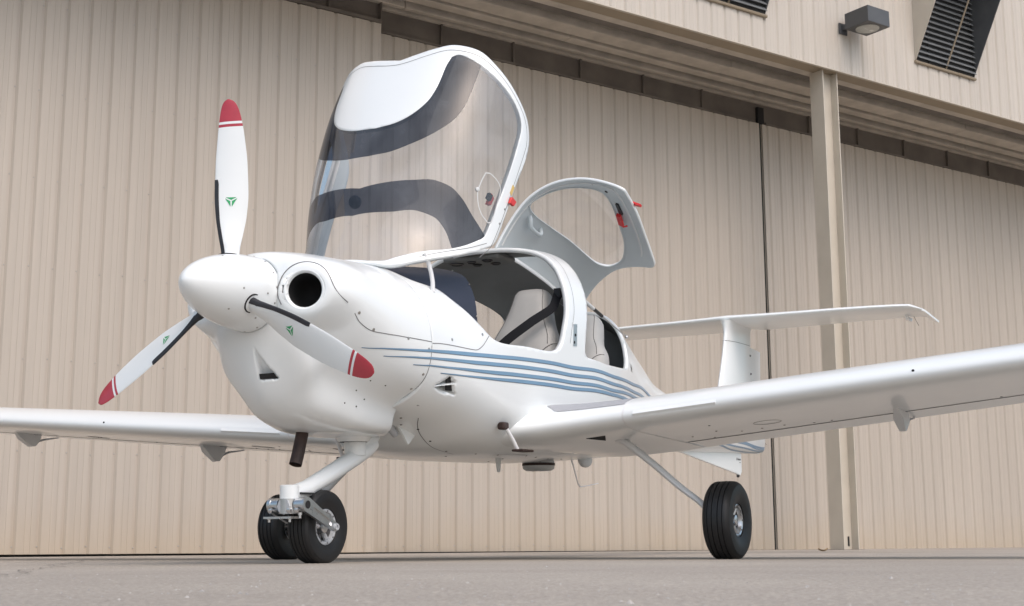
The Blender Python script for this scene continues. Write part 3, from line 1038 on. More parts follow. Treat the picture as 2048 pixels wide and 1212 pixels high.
# dark engine bay seen through the openings
AMB().tube([(.66, 0, 1.16), (1.19, 0, 1.10)], [.20, .30], seg=24).obj('engine_bay', 'dark', cowl)
for (iy, iz) in INL:
    pr_ = [(.003, RI + .010), (-.0025, RI + .004), (-.0015, RI - .004), (.012, RI - .011), (.05, RI - .013), (.16, RI - .02)]
    AMB().lathe(pr_[:4], (.468, iy, iz), (1, -TILT * (1 if iy > 0 else -1), 0), seg=56).obj('inlet_lip', 'white', cowl, auto=80)
    AMB().lathe(pr_[3:] + [(.17, 0)], (.468, iy, iz), (1, -TILT * (1 if iy > 0 else -1), 0), seg=56).obj('inlet_duct', 'dark', cowl, auto=80)
# dark mouth of the flush inlet
mth = np.array([[.0, .022, .870], [.0, .092, .872], [.0, .104, .8475], [.0, .022, .8455]])
for i in range(4):
    k = np.argmin(np.hypot(Pc[..., 1] - mth[i, 1], Pc[..., 2] - mth[i, 2]) + (Pc[..., 0] > .7) * 9 + NACA * 9)
    mth[i, 0] = Pc.reshape(-1, 3)[k, 0] - .0015
AMB().prism([tuple(p) for p in mth], (.004, 0, 0)).obj('chin_inlet_mouth', 'dark', cowl, smooth=False)

# panel gaps: thin dark lines let into the paint
def gapline(path, surf=FU, w=.0038, m='seam', parent=None, off=.0012):
    return ribbon(path, w, surf, off, 'panel_gap', m, parent or fus)
gapline([(.615, .475), (.66, .500)] + [(0.703, 0.5174), (0.77, 0.5235), (0.861, 0.5144), (0.958, 0.5035), (1.143, 0.4942)] + [(1.198, 0.4932)], CO, parent=cowl)
gapline([(1.203, 0.5203)] + [(1.266, 0.5123), (1.35, 0.5059), (1.482, 0.5009), (1.579, 0.4999), (1.626, 0.4901), (1.71, 0.4541)])
gapline([(1.195, u) for u in np.linspace(.505, .66, 12)], CO, w=.003, parent=cowl)
gapline([(.60, -.468), (.66, -.505), (.788, -.527), (.977, -.512), (1.197, -.503)], CO, parent=cowl)
# gap that runs over the inlet housing
Ncw = CO.nrm(Xc, Vc).reshape(-1, 3); Pcf = Pc.reshape(-1, 3)
def on_cowl(y, z):
    d = np.hypot(Pcf[:, 1] - y, Pcf[:, 2] - z) + (Pcf[:, 0] > .75) * 9
    k = np.argsort(d)[:3]; w = 1 / (d[k] + 1e-4); w /= w.sum()
    return (Pcf[k] * w[:, None]).sum(0) + Ncw[k[0]] * .0012 + np.array([-.0015, 0, 0])
pe = CO(.615, .475)
yz = [(.300 + .122 * math.cos(a), 1.232 + .132 * math.sin(a)) for a in np.linspace(RAD(208), RAD(30), 26)]
y0, z0 = yz[-1]
yz += [(y0 + (pe[1] - y0) * t ** .8, z0 + (pe[2] - z0) * t) for t in np.linspace(.12, 1, 10)]
seamp = np.array([on_cowl(y, z) for y, z in yz])
for _ in range(4): seamp[1:-1] = (seamp[:-2] + seamp[1:-1] * 2 + seamp[2:]) / 4
AMB().tube(seamp, .0021, seg=6).obj('panel_gap', 'seam', cowl)

# screws and drain holes
sc = AMB()
def stud(surf, x, v, r=.0065, h=.002):
    p = surf(x, v); n = surf.nrm(x, v)
    sc.lathe([(-.001, r), (h * .6, r * .95), (h, r * .55), (h, 0)], p, n, seg=10)
for x, v in [(.789, .517), (1.018, .502), (.60, .455), (.68, .490)]: stud(CO, x, v, .008)
for x, v in [(1.375, .485), (1.657, .449)]: stud(FU, x, v, .008)
for x, v in [(1.175, .518), (1.175, .663), (1.175, .60)]: stud(CO, x, v, .0075)
sc.obj('cowl_screws', 'screw', cowl)['kind'] = 'stuff'
sc = AMB()
for x, v in [(1.026, .68), (.932, .682), (.903, .734), (.86, .788), (.939, .783), (.979, .753)]: stud(CO, x, v, .004)
for x, v in [(1.55, .86), (1.7, .88), (1.9, .9), (2.1, .87), (2.3, .86), (2.5, .9), (2.75, .86), (3.0, .88), (2.05, .95), (2.6, .97), (3.3, .9), (1.45, .88), (1.36, .84), (3.2, .95)]: stud(FU, x, v, .007)
sc.obj('drain_holes', 'dark', fus)['kind'] = 'stuff'

# ------------------------------------------------------------------ blue stripes
STC = [[(0.773, 0.5883), (0.814, 0.5779), (0.884, 0.5598), (0.964, 0.5447), (1.056, 0.5334), (1.158, 0.5243), (1.1985, 0.5207)], [(0.899, 0.5832), (0.978, 0.5669), (1.066, 0.5554), (1.165, 0.5465), (1.1985, 0.5435)], [(1.085, 0.5776), (1.176, 0.5694), (1.1985, 0.5674)], None]
STF = [[(1.2015, 0.5453), (1.272, 0.5372), (1.39, 0.525), (1.64, 0.5119), (1.911, 0.5195), (2.139, 0.5307), (2.391, 0.5411), (2.774, 0.5524), (3.279, 0.5482), (3.856, 0.517), (4.486, 0.4666), (5.2, 0.47), (6.2, 0.52), (7.0, 0.59), (7.233, 0.622), (7.733, 0.712), (8.0, 0.75)], [(1.2015, 0.5689), (1.332, 0.5553), (1.511, 0.5408), (1.702, 0.5358), (1.911, 0.542), (2.142, 0.553), (2.395, 0.5631), (2.778, 0.5737), (3.283, 0.5711), (3.854, 0.5459), (4.485, 0.515), (5.2, 0.53), (6.2, 0.585), (7.0, 0.65), (7.38, 0.676), (7.735, 0.77), (8.0, 0.8)], [(1.2015, 0.5936), (1.285, 0.585), (1.396, 0.5744), (1.574, 0.5624), (1.77, 0.5608), (1.987, 0.5685), (2.226, 0.5784), (2.488, 0.5864), (2.781, 0.5938), (3.288, 0.5915), (3.857, 0.5657), (4.485, 0.55), (5.2, 0.575), (6.2, 0.65), (7.03, 0.745), (7.42, 0.776), (7.733, 0.835), (8.0, 0.86)], [(1.293, 0.6051), (1.404, 0.594), (1.518, 0.5854), (1.705, 0.5786), (1.915, 0.5826), (2.147, 0.5917), (2.401, 0.6003), (2.785, 0.6093), (3.292, 0.6048), (3.85, 0.592), (4.485, 0.585), (5.2, 0.62), (6.2, 0.71), (6.627, 0.748), (6.953, 0.838), (7.28, 0.881), (7.8, 0.915), (8.0, 0.92)]]
X0S = [0.773, 0.899, 1.085, 1.293]
for sgn in (1, -1):
    for i in range(4):
        def width(x): return min(1, .14 + .86 * max(0, (x - X0S[i])) / .70) * (1 if x < 5 else .8)
        for sf, pth in ((CO, STC[i]), (FU, STF[i])):
            if pth is None: continue
            x0, x1 = pth[0][0], pth[-1][0]
            P_ = np.asarray(pth); f_ = pchip(P_[:, 0], P_[:, 1:])
            xs_ = np.linspace(x0, x1, max(5, int((x1 - x0) / .03))); ys_ = np.array([f_(x)[0] for x in xs_])
            tp = lambda t, x0=x0, x1=x1: width(x0 + (x1 - x0) * t)
            par = cowl if sf is CO else fus
            sm_ = .22 if sf is FU else 0
            ribbon([(x, sgn * (v + .0011)) for x, v in zip(xs_, ys_)], .0200, sf, .0016, 'stripe_outline', 'stripe_edge', par, taper=tp, smooth=sm_)
            ribbon([(x, sgn * v) for x, v in zip(xs_, ys_)], .0185, sf, .0024, 'blue_stripe', 'stripe', par, taper=tp, smooth=sm_)

# sealing flange lines along the roll bar
RB = [(2.585, .485), (2.60, .45), (2.645, .40), (2.675, .35), (2.705, .30), (2.74, .25), (2.757, .2), (2.745, .15), (2.71, .10), (2.685, .05), (2.66, 0)]
ribbon(RB + [(x, -v) for x, v in RB[-2::-1]], .0035, FU, .0012, 'panel_gap', 'seam', fus, n=160)

# ------------------------------------------------------------------ spinner and propeller
AXZ = 1.235
def spin_r(x):
    t = min(max(x / .452, 0), 1)
    return .176 * (1 - (1 - t) ** 2.05) ** .60
SX = [.452 * (1 - math.cos(math.pi / 2 * i / 40)) for i in range(41)]
spinner = AMB().lathe([(x, spin_r(x)) for x in SX] + [(.4525, .172), (.4525, 0)], (0, 0, AXZ), (1, 0, 0), seg=72).obj('spinner', 'white', auto=50)
TH0 = 91.534
PX = .302
sc = AMB()
for k in range(15):
    a = RAD(TH0 + 24 * k + 9)
    r = spin_r(.428) + .0005
    n = np.array([-.08, math.cos(a), math.sin(a)])
    sc.lathe([(-.001, .005), (.0014, .0046), (.002, 0)], np.array([.428, r * math.cos(a), AXZ + r * math.sin(a)]), n, seg=10)
for b in range(3):
    for da, xx in ((-22, .20), (22, .23), (-21, .36), (21, .37)):
        a = RAD(TH0 + 120 * b + da); r = spin_r(xx)
        sc.lathe([(-.001, .005), (.0014, .0046), (.002, 0)], np.array([xx, r * math.cos(a), AXZ + r * math.sin(a)]), np.array([-.3, math.cos(a), math.sin(a)]), seg=10)
sc.obj('spinner_screws', 'screw', spinner)['kind'] = 'stuff'

CH = pchip([.10, .17, .25, .34, .45, .58, .70, .80, .86, .89, .901], np.array([[.072, .36, .066], [.080, .38, .056], [.108, .40, .036], [.138, .40, .024], [.154, .40, .019], [.150, .40, .0155], [.132, .40, .0125], [.108, .41, .010], [.080, .43, .008], [.046, .46, .006], [.006, .5, .003]]))
BE = pchip([.10, .25, .45, .7, .9], np.array([[40.], [36], [27], [20], [16]]))
def blade_pt(th, r, s, side, off=0.0):
    """s: 0 leading edge .. 1 trailing edge; side +1 front (forward) face"""
    c, le, t = CH(r); be = RAD(float(BE(r)[0]))
    er = np.array([0, math.cos(th), math.sin(th)]); et = np.array([0, -math.sin(th), math.cos(th)]); fw = np.array([-1.0, 0, 0])
    ch = et * math.cos(be) + fw * math.sin(be)
    nn = fw * math.cos(be) - et * math.sin(be)
    rnd = min(1, max(0, (r - .12) / .16))
    prof_a = 1.48 * (math.sqrt(max(s, 0)) - .63 * s * 2 * .5 - .35 * s * s * 2 * .5 - .02 * s) * 1.0
    airfoil = 2.6 * (s ** .5) * (1 - s) ** .95 * .62
    ell = math.sqrt(max(0, 1 - (2 * s - 1) ** 2))
    h = airfoil * rnd + ell * (1 - rnd)
    hh = t * h * (.62 if side > 0 else -.38) if rnd > .5 else t * h * .5 * side
    camber = .02 * c * rnd * math.sin(math.pi * s)
    return np.array([PX, 0, AXZ]) + er * r + ch * c * (le - s) + nn * (hh + camber + off * side)
SS = [.5 - .5 * math.cos(math.pi * i / 14) for i in range(15)]
def blade_seg(th, r0, r1, nr, cap=True):
    loop = [(s, 1) for s in SS] + [(s, -1) for s in SS[-2:0:-1]]
    n = len(loop); v = []; f = []
    rs = np.linspace(r0, r1, nr)
    for r in rs:
        for s, sd in loop: v.append(blade_pt(th, r, s, sd))
    for i in range(nr - 1):
        for k in range(n):
            f.append((i * n + k, i * n + (k + 1) % n, (i + 1) * n + (k + 1) % n, (i + 1) * n + k))
    if cap:
        f.append(tuple(range(n))); f.append(tuple((nr - 1) * n + k for k in range(n)))
    return v, f
for b in range(3):
    th = RAD(TH0 + 120 * b)
    bl = AMB().add(*blade_seg(th, .10, .765, 44)).obj('propeller_blade', 'blade', auto=60)
    AMB().add(*blade_seg(th, .7652, .7785, 4)).obj('red_band', 'red', bl, auto=60)
    AMB().add(*blade_seg(th, .7787, .7905, 4)).obj('white_band', 'blade', bl, auto=60)
    rt = .7907 + (.9005 - .7907) * np.array([0, .15, .3, .45, .58, .7, .8, .88, .94, .98, 1.0])
    v = []; f = []
    loop = [(s, 1) for s in SS] + [(s, -1) for s in SS[-2:0:-1]]; n = len(loop)
    for r in rt: v += [blade_pt(th, r, s, sd) for s, sd in loop]
    for i in range(len(rt) - 1):
        f += [(i * n + k, i * n + (k + 1) % n, (i + 1) * n + (k + 1) % n, (i + 1) * n + k) for k in range(n)]
    f.append(tuple(range(n))); f.append(tuple((len(rt) - 1) * n + k for k in range(n)))
    AMB().add(v, f).obj('red_tip', 'red', bl, auto=60)
    # leading-edge boot
    prof = [(.20, -1), (.14, -1), (.09, -1), (.05, -1), (.02, -1), (.004, -1), (.0, 1), (.004, 1), (.02, 1), (.05, 1), (.09, 1), (.13, 1), (.165, 1)]
    rs = np.linspace(.155, .515, 30); v = []; f = []
    for r in rs:
        kk = 1.0 if r < .49 else 1 - .25 * ((r - .49) / .025) ** 2
        kk *= .75 + .9 * max(0, (.30 - r)) / .15 * .5
        for s, sd in prof:
            p = blade_pt(th, r, s * kk, sd, .0014)
            if s < .03:                       # wrap round the nose
                c, le, t = CH(r); be = RAD(float(BE(r)[0]))
                p = p + (np.array([0, -math.sin(th), math.cos(th)]) * math.cos(be) + np.array([-1., 0, 0]) * math.sin(be)) * .0014
            v.append(p)
    n = len(prof)
    f = [(i * n + k, i * n + k + 1, (i + 1) * n + k + 1, (i + 1) * n + k) for i in range(len(rs) - 1) for k in range(n - 1)]
    AMB().add(v, f).obj('rubber_boot', 'boot', bl, auto=70)
    # green emblem: a triangle pointing to the hub, cut in three by a pale star
    def on_face(dr, ds):
        r = .408 + dr; c = CH(r)[0]
        return blade_pt(th, r, .50 - ds / c, 1, .0012)
    tri3 = [np.array([.020, -.031]), np.array([.020, .031]), np.array([-.030, 0.])]
    G = sum(tri3) / 3
    for i in range(3):
        a_, c_ = tri3[i], tri3[(i + 1) % 3]
        g = [a_ * .90 + c_ * .10, a_ * .10 + c_ * .90, (G * .78 + (a_ + c_) / 2 * .22)]
        mid = (g[0] + g[1]) / 2 * .5 + g[2] * .5
        pts = [on_face(*x) for x in (g[0], (g[0] + g[1]) / 2 * .96 + G * .04, g[1], g[2])]
        AMB().add(pts, [(0, 1, 3), (1, 2, 3)]).obj('emblem_piece', 'green', bl, smooth=False, recalc=False)
    # dark cut-out in the spinner round the shank
    er = np.array([0, math.cos(th), math.sin(th)])
    c0 = np.array([PX, 0, AXZ]) + er * (spin_r(PX) - .012)
    AMB().lathe([(.0, .0465), (.0075, .046), (.0078, .041), (.0, .040)], c0, er, seg=40).obj('shank_collar', 'dark', bl, auto=60)

# ------------------------------------------------------------------ forward canopy, tipped forward about its hinge
HG = (1.2, 1.40, 51.6)
def tip(p):
    p = np.asarray(p, float); b = RAD(HG[2]); x = p[..., 0] - HG[0]; z = p[..., 2] - HG[1]
    return np.stack([HG[0] + x * math.cos(b) - z * math.sin(b), p[..., 1], HG[1] + x * math.sin(b) + z * math.cos(b)], -1)
OUTER = [(1.24, 0), (1.24, .10), (1.248, .17), (1.273, .215), (1.323, .256), (1.409, .316), (1.583, .414), (1.68, .456), (1.73, .473), (1.782, .478), (1.931, .474), (2.139, .472), (2.329, .474), (2.43, .466), (2.484, .45), (2.531, .424), (2.577, .361), (2.639, .28), (2.685, .208), (2.683, .15), (2.655, .10), (2.625, .05), (2.598, 0)]
INNER = [(1.256, 0), (1.257, .10), (1.275, .165), (1.321, .202), (1.42, .275), (1.524, .35), (1.66, .412), (1.721, .430), (1.93, .426), (2.137, .425), (2.37, .417), (2.43, .412), (2.466, .402), (2.512, .366), (2.553, .300), (2.586, .234), (2.605, .195), (2.614, .170), (2.587, .153)]
WHITE = [(2.088, 0), (2.10, .045), (2.127, .077), (2.19, .112), (2.285, .137), (2.395, .1455), (2.511, .147), (2.587, .153)]
BAND = [(1.905, 0), (1.915, .055), (1.983, .131), (2.091, .19), (2.202, .222), (2.305, .233), (2.45, .235), (2.586, .234)]
ARO = [(1.706, 0), (1.737, .082), (1.773, .163), (1.807, .226), (1.81, .266), (1.789, .309), (1.746, .365), (1.721, .430)]
ARI = [(1.54, 0), (1.577, .122), (1.623, .205), (1.626, .255), (1.592, .304), (1.535, .343), (1.524, .35)]
OUTER, INNER, WHITE, BAND, ARO, ARI = [smooth_line(l) for l in (OUTER, INNER, WHITE, BAND, ARO, ARI)]
cxs = np.arange(1.225, 2.72, .0105); cvs = np.linspace(-.485, .485, 205)
Ls = [OUTER, INNER, WHITE, BAND, ARO, ARI]
Xk, Vk = grid(cxs, cvs, None, .0107)
_io = lambda x, u: in_poly(x, u, [(1.24, -.01)] + OUTER + [(2.598, -.01)])
SB = 1.26
SBW_ = 1.36
_ii = lambda x, u: in_poly(x, u, [(1.256, -.01)] + INNER + [(2.587, -.01)])
_iw = lambda x, u: in_poly(x, u, [(2.088, -.01)] + WHITE + [(2.66, .153), (2.70, -.01)])
def _xof(line, u, hi):           # boundary x at arc fraction u
    l = np.asarray(line); return np.interp(u, l[:, 1], l[:, 0])
def can_cls(x, v):
    u = np.abs(v)
    us_ = np.where(v < 0, u / SB, u)
    k = np.zeros(x.shape, int)
    o_ = _io(x, u); g_ = _ii(x, u) & ~_iw(x, np.where(v < 0, u / SBW_, u))
    k[o_] = 1
    k[g_] = 4
    ub = np.interp(x, [p[0] for p in BAND], [p[1] for p in BAND], left=-1)
    k[g_ & (x > 1.905) & (us_ < ub)] = 2
    arch = in_poly(x, u, [(1.706, -.01)] + ARO + [(1.66, .412)] + ARI[::-1] + [(1.54, -.01)])
    k[g_ & arch & (k != 2)] = 3
    return k
Xk, Vk, Kk = classes(Xk, Vk, Ls + [mirror(l) for l in (OUTER, INNER, ARO, ARI)] + [[(x, -v * SBW_) for x, v in WHITE], [(x, -v * SB) for x, v in BAND]], can_cls)
Pk = tip(FU(Xk, Vk)).reshape(-1, 3)
Nk = (tip(FU.nrm(Xk, Vk)) - tip(np.zeros(3))).reshape(-1, 3)
canopy = empty('canopy', plane)
cc = tuple(amap(tip(np.array([[2.0, 0, 1.2]])))[0])
def cpart(name, k, m, t=None):
    P_, q_, N_ = compact(Pk, quads(Xk, Kk == k), Nk)
    o = aobj(name, P_, q_, m, canopy)
    face_out(o, cc)
    if t: solid(o, t)
    else: set_normals(o, N_)
    return o
cpart('canopy_frame', 1, ['white', 'doorgrey'], .026)
cpart('smoked_sun_band', 2, 'tint')
cpart('smoked_arch', 3, 'tint')
cpart('plexiglass_pane', 4, 'glass')
class TipS:
    def __call__(s, x, v): return tip(FU(x, v))
    def nrm(s, x, v):
        n = FU.nrm(x, v); z = tip(np.zeros_like(n)); return tip(n) - z
TS = TipS()
LN = [(1.60, .447), (1.72, .468), (2.14, .461), (2.40, .455), (2.47, .437), (2.515, .410), (2.55, .363), (2.605, .287), (2.645, .212), (2.642, .15), (2.60, .08), (2.572, .03), (2.565, 0)]
LN2 = LN + [(x, -v) for x, v in LN[-2::-1]]
ribbon(LN2, .0035, TS, .0010, 'panel_gap', 'seam', canopy, n=220)
ribbon([(1.36, .262), (1.50, .345), (1.60, .402), (1.70, .448)], .0030, TS, .0010, 'panel_gap', 'seam', canopy)
# side storm window with its rim, handle knobs and latch
VW = [(1.995, .348), (1.93, .345), (1.885, .346), (1.835, .358), (1.805, .374), (1.79, .395), (1.789, .416), (1.816, .430), (1.90, .425), (2.004, .415), (2.02, .395), (2.015, .365), (1.995, .348)]
sw = ribbon(VW, .006, TS, .002, 'storm_window_rim', 'beacon', canopy, n=70)
AMB().box((0, 0, 0), (.001, .001, .001)) if False else None
kp = TS(1.885, .344); kn = TS.nrm(1.885, .344)
AMB().lathe([(-.006, .012), (.004, .012), (.006, .009), (.006, 0)], kp, kn, seg=14).obj('window_knob', 'beacon', canopy)
def latch(x, v, m, sx=.05, sy=.03, out=.02):
    p = TS(x, v); n = TS.nrm(x, v); t = TS(x + .01, v) - TS(x - .01, v); t /= np.linalg.norm(t); b = np.cross(n, t)
    return p, n, t, b
p, n, t, b = latch(2.02, .462, 'red')
AMB().prism([p - t * .02 + n * .004, p + t * .02 + n * .004, p + t * .024 + n * .004 + b * .045, p - t * .010 + n * .004 + b * .040], n * .016).obj('latch_handle', 'red_plastic', canopy, smooth=False)
p, n, t, b = latch(2.09, .462, 'y')
AMB().prism([p - t * .03 - b * .012, p + t * .03 - b * .012, p + t * .03 + b * .012, p - t * .03 + b * .012], n * .0015).obj('placard', 'yellow', canopy, smooth=False)
p, n, t, b = latch(1.93, .405, 'k')
AMB().prism([p - t * .035 - n * .030, p + t * .035 - n * .030, p + t * .022 - n * .030 + b * .028, p - t * .026 - n * .030 + b * .026], -n * .02).obj('inner_handle', 'red_plastic', canopy, smooth=False)
AMB().prism([p - t * .02 - n * .012 - b * .03, p + t * .015 - n * .012 - b * .03, p + t * .015 - n * .012 - b * .002, p - t * .02 - n * .012 - b * .002], -n * .02).obj('inner_handle', 'belt', canopy, smooth=False)
for x, v in ((1.955, .461), (1.86, .463)):
    AMB().lathe([(-.002, .007), (.003, .006), (.003, 0)], TS(x, v), TS.nrm(x, v), seg=12).obj('frame_screw', 'screw', canopy)
# compass hanging under the arch and the canopy stay
AMB().sphere(TS(1.66, -.03) - TS.nrm(1.66, -.03) * .045, .034, sc=(1, 1, 1.1)).obj('compass', 'beacon', canopy)
AMB().tube([(1.405, .41, 1.35), (1.405, .41, 1.40), (1.398, .405, 1.45), (1.380, .40, 1.50), (1.345, .395, 1.545)], .0115, seg=14).obj('canopy_stay', 'matte_white', plane)

# ------------------------------------------------------------------ rear door, swung up about its roof hinge
D0 = np.array([2.9, -.092, 1.830]); D1 = np.array([3.9, .003, 1.632]); DA = (D1 - D0) / np.linalg.norm(D1 - D0); DG = RAD(66.417)
def swing(p):
    v = np.asarray(p, float) - D0; c, s = math.cos(DG), math.sin(DG)
    return D0 + v * c + np.cross(np.broadcast_to(DA, v.shape), v) * s + DA * (v @ DA)[..., None] * (1 - c)
DOOR = [(2.952, .0), (2.945, .1), (2.92, .2), (2.888, .28), (2.86, .35), (2.815, .44), (2.79, .50), (2.80, .519), (3.06, .523), (3.4, .511), (3.62, .499), (3.74, .489), (3.785, .465), (3.815, .40), (3.855, .3), (3.92, .2), (3.98, .1), (4.02, .0), (2.952, .0)]
DWIN = [(2.975, .202), (2.970, .185), (2.985, .172), (3.008, .166), (3.071, .164), (3.287, .18), (3.51, .206), (3.679, .222), (3.757, .234), (3.798, .254), (3.815, .277), (3.805, .305), (3.757, .345), (3.661, .378), (3.512, .407), (3.362, .419), (3.20, .430), (3.082, .434), (3.01, .430), (2.972, .421), (2.957, .399), (2.960, .362), (2.964, .317), (2.971, .249), (2.975, .202)]
dx_ = np.arange(2.76, 4.05, .0115); dv_ = np.linspace(0, .54, 104)
DOOR = smooth_line(DOOR); DWIN = smooth_line(DWIN)
Xd, Vd = grid(dx_, dv_, None, .0117)
Xd, Vd, Kd = classes(Xd, Vd, [DOOR, DWIN], lambda x, v: np.where(in_poly(x, v, DWIN), 2, np.where(in_poly(x, v, DOOR), 1, 0)))
Pd = swing(FU(Xd, Vd)).reshape(-1, 3)
door = empty('rear_door', plane)
dc = tuple(amap(swing(np.array([[3.3, 0, 1.2]])))[0])
P_, q_ = compact(Pd, quads(Xd, Kd == 1))
dsh = aobj('door_shell', P_, q_, ['white', 'doorgrey'], door); face_out(dsh, dc); solid(dsh, .018, rim=0)
P_, q_ = compact(Pd, quads(Xd, Kd == 2))
dpn = aobj('door_window', P_, q_, 'glass', door)
class SwS:
    def __call__(s, x, v): return swing(FU(x, v))
    def nrm(s, x, v): n = FU.nrm(x, v); return swing(n) - swing(np.zeros_like(n))
SW = SwS()
# pale rubber seal and inner moulding that follow the door edge on the inside
seal = [(2.990, .02), (2.984, .1), (2.960, .2), (2.905, .345), (2.855, .44), (2.845, .478), (2.90, .486), (3.06, .489), (3.4, .480), (3.60, .462), (3.67, .447)]
def inner_tube(path, r, off, name, m, par, n=90):
    path = np.asarray(path, float); L = np.concatenate([[0], np.cumsum(np.hypot(np.diff(path[:, 0]), np.diff(path[:, 1]) * 2.2))])
    f = pchip(L, path); Q = np.array([f(t) for t in np.linspace(0, L[-1], n)])
    return AMB().tube(SW(Q[:, 0], Q[:, 1]) - SW.nrm(Q[:, 0], Q[:, 1]) * off, r, seg=8).obj(name, m, par)
inner_tube(seal, .0060, .020, 'door_seal', 'beacon', door)
inner_tube(DWIN, .0050, .019, 'window_trim', 'doorgrey', door, n=120)
# moulded grab handle
gh = [SW(x_, v_) - SW.nrm(x_, v_) * o_ for x_, v_, o_ in ((3.075, .150, .012), (3.068, .140, .05), (3.085, .126, .066), (3.15, .124, .070), (3.21, .130, .064), (3.235, .140, .046), (3.238, .150, .012))]
gq = pchip(np.arange(len(gh)), np.array(gh)); AMB().tube([gq(t) for t in np.linspace(0, len(gh) - 1, 30)], .0145, seg=12).obj('grab_handle', 'doorgrey', door)
# latch gear at the sill edge
def dfr(x, v):
    p = SW(x, v); n = SW.nrm(x, v); t = SW(x + .01, v) - SW(x - .01, v); t /= np.linalg.norm(t); b = np.cross(n, t); return p, n, t, b
p, n, t, b = dfr(3.16, .462)
s_ = 1 if (SW(3.16, .48) - p) @ b > 0 else -1
b = b * s_
AMB().prism([p - n * .020 - t * .10 - b * .012, p - n * .020 + t * .02 - b * .020, p - n * .020 + t * .02 + b * .004, p - n * .020 - t * .10 + b * .008], -n * .012).obj('latch_plate', 'black', door, smooth=False)
AMB().prism([p - n * .032 + t * .01 - b * .032, p - n * .032 + t * .135 - b * .052, p - n * .032 + t * .145 - b * .022, p - n * .032 + t * .02 - b * .004], -n * .02).obj('latch_handle', 'red_plastic', door, smooth=False)
AMB().tube([p - n * .05 + t * .05 + b * .002, p - n * .075 + t * .085 + b * .018, p - n * .05 + t * .11 + b * .020], .007, seg=8).obj('latch_loop', 'red_plastic', door)
p, n, t, b = dfr(3.02, .512); b = b * (1 if (SW(3.02, .52) - p) @ b > 0 else -1)
AMB().prism([p + b * .01 - t * .02, p + b * .012 + t * .018, p + b * .075 - t * .01, p + b * .070 - t * .028], n * .012).obj('outer_handle', 'red_plastic', door, smooth=False)
for x, v in ((2.94, .44), (2.88, .40)):
    AMB().lathe([(0, .011), (.004, .010), (.005, 0)], SW(x, v) - SW.nrm(x, v) * .018, -SW.nrm(x, v), seg=12).obj('bolt_socket', 'dark', door)
# gas strut
g0 = np.array([2.98, .458, 1.585]); g1 = np.array([3.80, .455, 1.400])
gm = g0 + (g1 - g0) * .52
gs = AMB().tube([g0, gm], .0115, seg=12).obj('gas_strut', 'black')
AMB().tube([g0 + (g1 - g0) * .14, g0 + (g1 - g0) * .36], .0122, seg=12).obj('label_sleeve', 'beacon', gs)
AMB().tube([gm, g1], .0042, seg=8).obj('rod', 'steel', gs)
AMB().sphere(g0, .018).obj('ball_joint', 'steel', gs)
AMB().sphere(g1, .012).obj('ball_joint', 'steel', gs)

# ------------------------------------------------------------------ cabin
gA = np.array([(0, 1.497), (.12, 1.487), (.22, 1.462), (.30, 1.415), (.345, 1.35), (.36, 1.20)])
gB = np.array([(0, 1.592), (.13, 1.580), (.245, 1.552), (.345, 1.505), (.425, 1.34), (.445, 1.10)])
v = []; f = []; ns = 14
for i in range(ns):
    s = i / (ns - 1); w = s ** .75
    pr5 = pchip(np.arange(6), gA * (1 - w) + gB * w)
    half = [pr5(t) for t in np.linspace(0, 5, 22)]
    ring = [(-y, z) for y, z in half[::-1]] + [(y, z) for y, z in half[1:]]
    x = 1.30 + .58 * s
    for y, z in ring: v.append((x - .06 * (abs(y) / .45) ** 2 * s, y, z))
nr = 43
f = [(i * nr + k, i * nr + k + 1, (i + 1) * nr + k + 1, (i + 1) * nr + k) for i in range(ns - 1) for k in range(nr - 1)]
f.append(tuple((ns - 1) * nr + k for k in range(nr)))
glare = AMB().add(v, f).obj('glareshield', 'navy', auto=50)
for k in (2, 5, 9, 33, 37, 40):
    pt = v_ = np.array(glare.data.vertices[(ns - 2) * nr + k].co) if False else None
sc = AMB()
for s, t in ((.97, 2.2), (.97, 3.4), (.97, 4.3)):
    y, z = pchip(np.arange(6), gB)(t)
    sc.sphere((1.30 + .58 * s - .05 * (y / .45) ** 2, y + .002, z + .002), .005, seg=6, rings=4)
sc.obj('glareshield_studs', 'screw', glare)['kind'] = 'stuff'

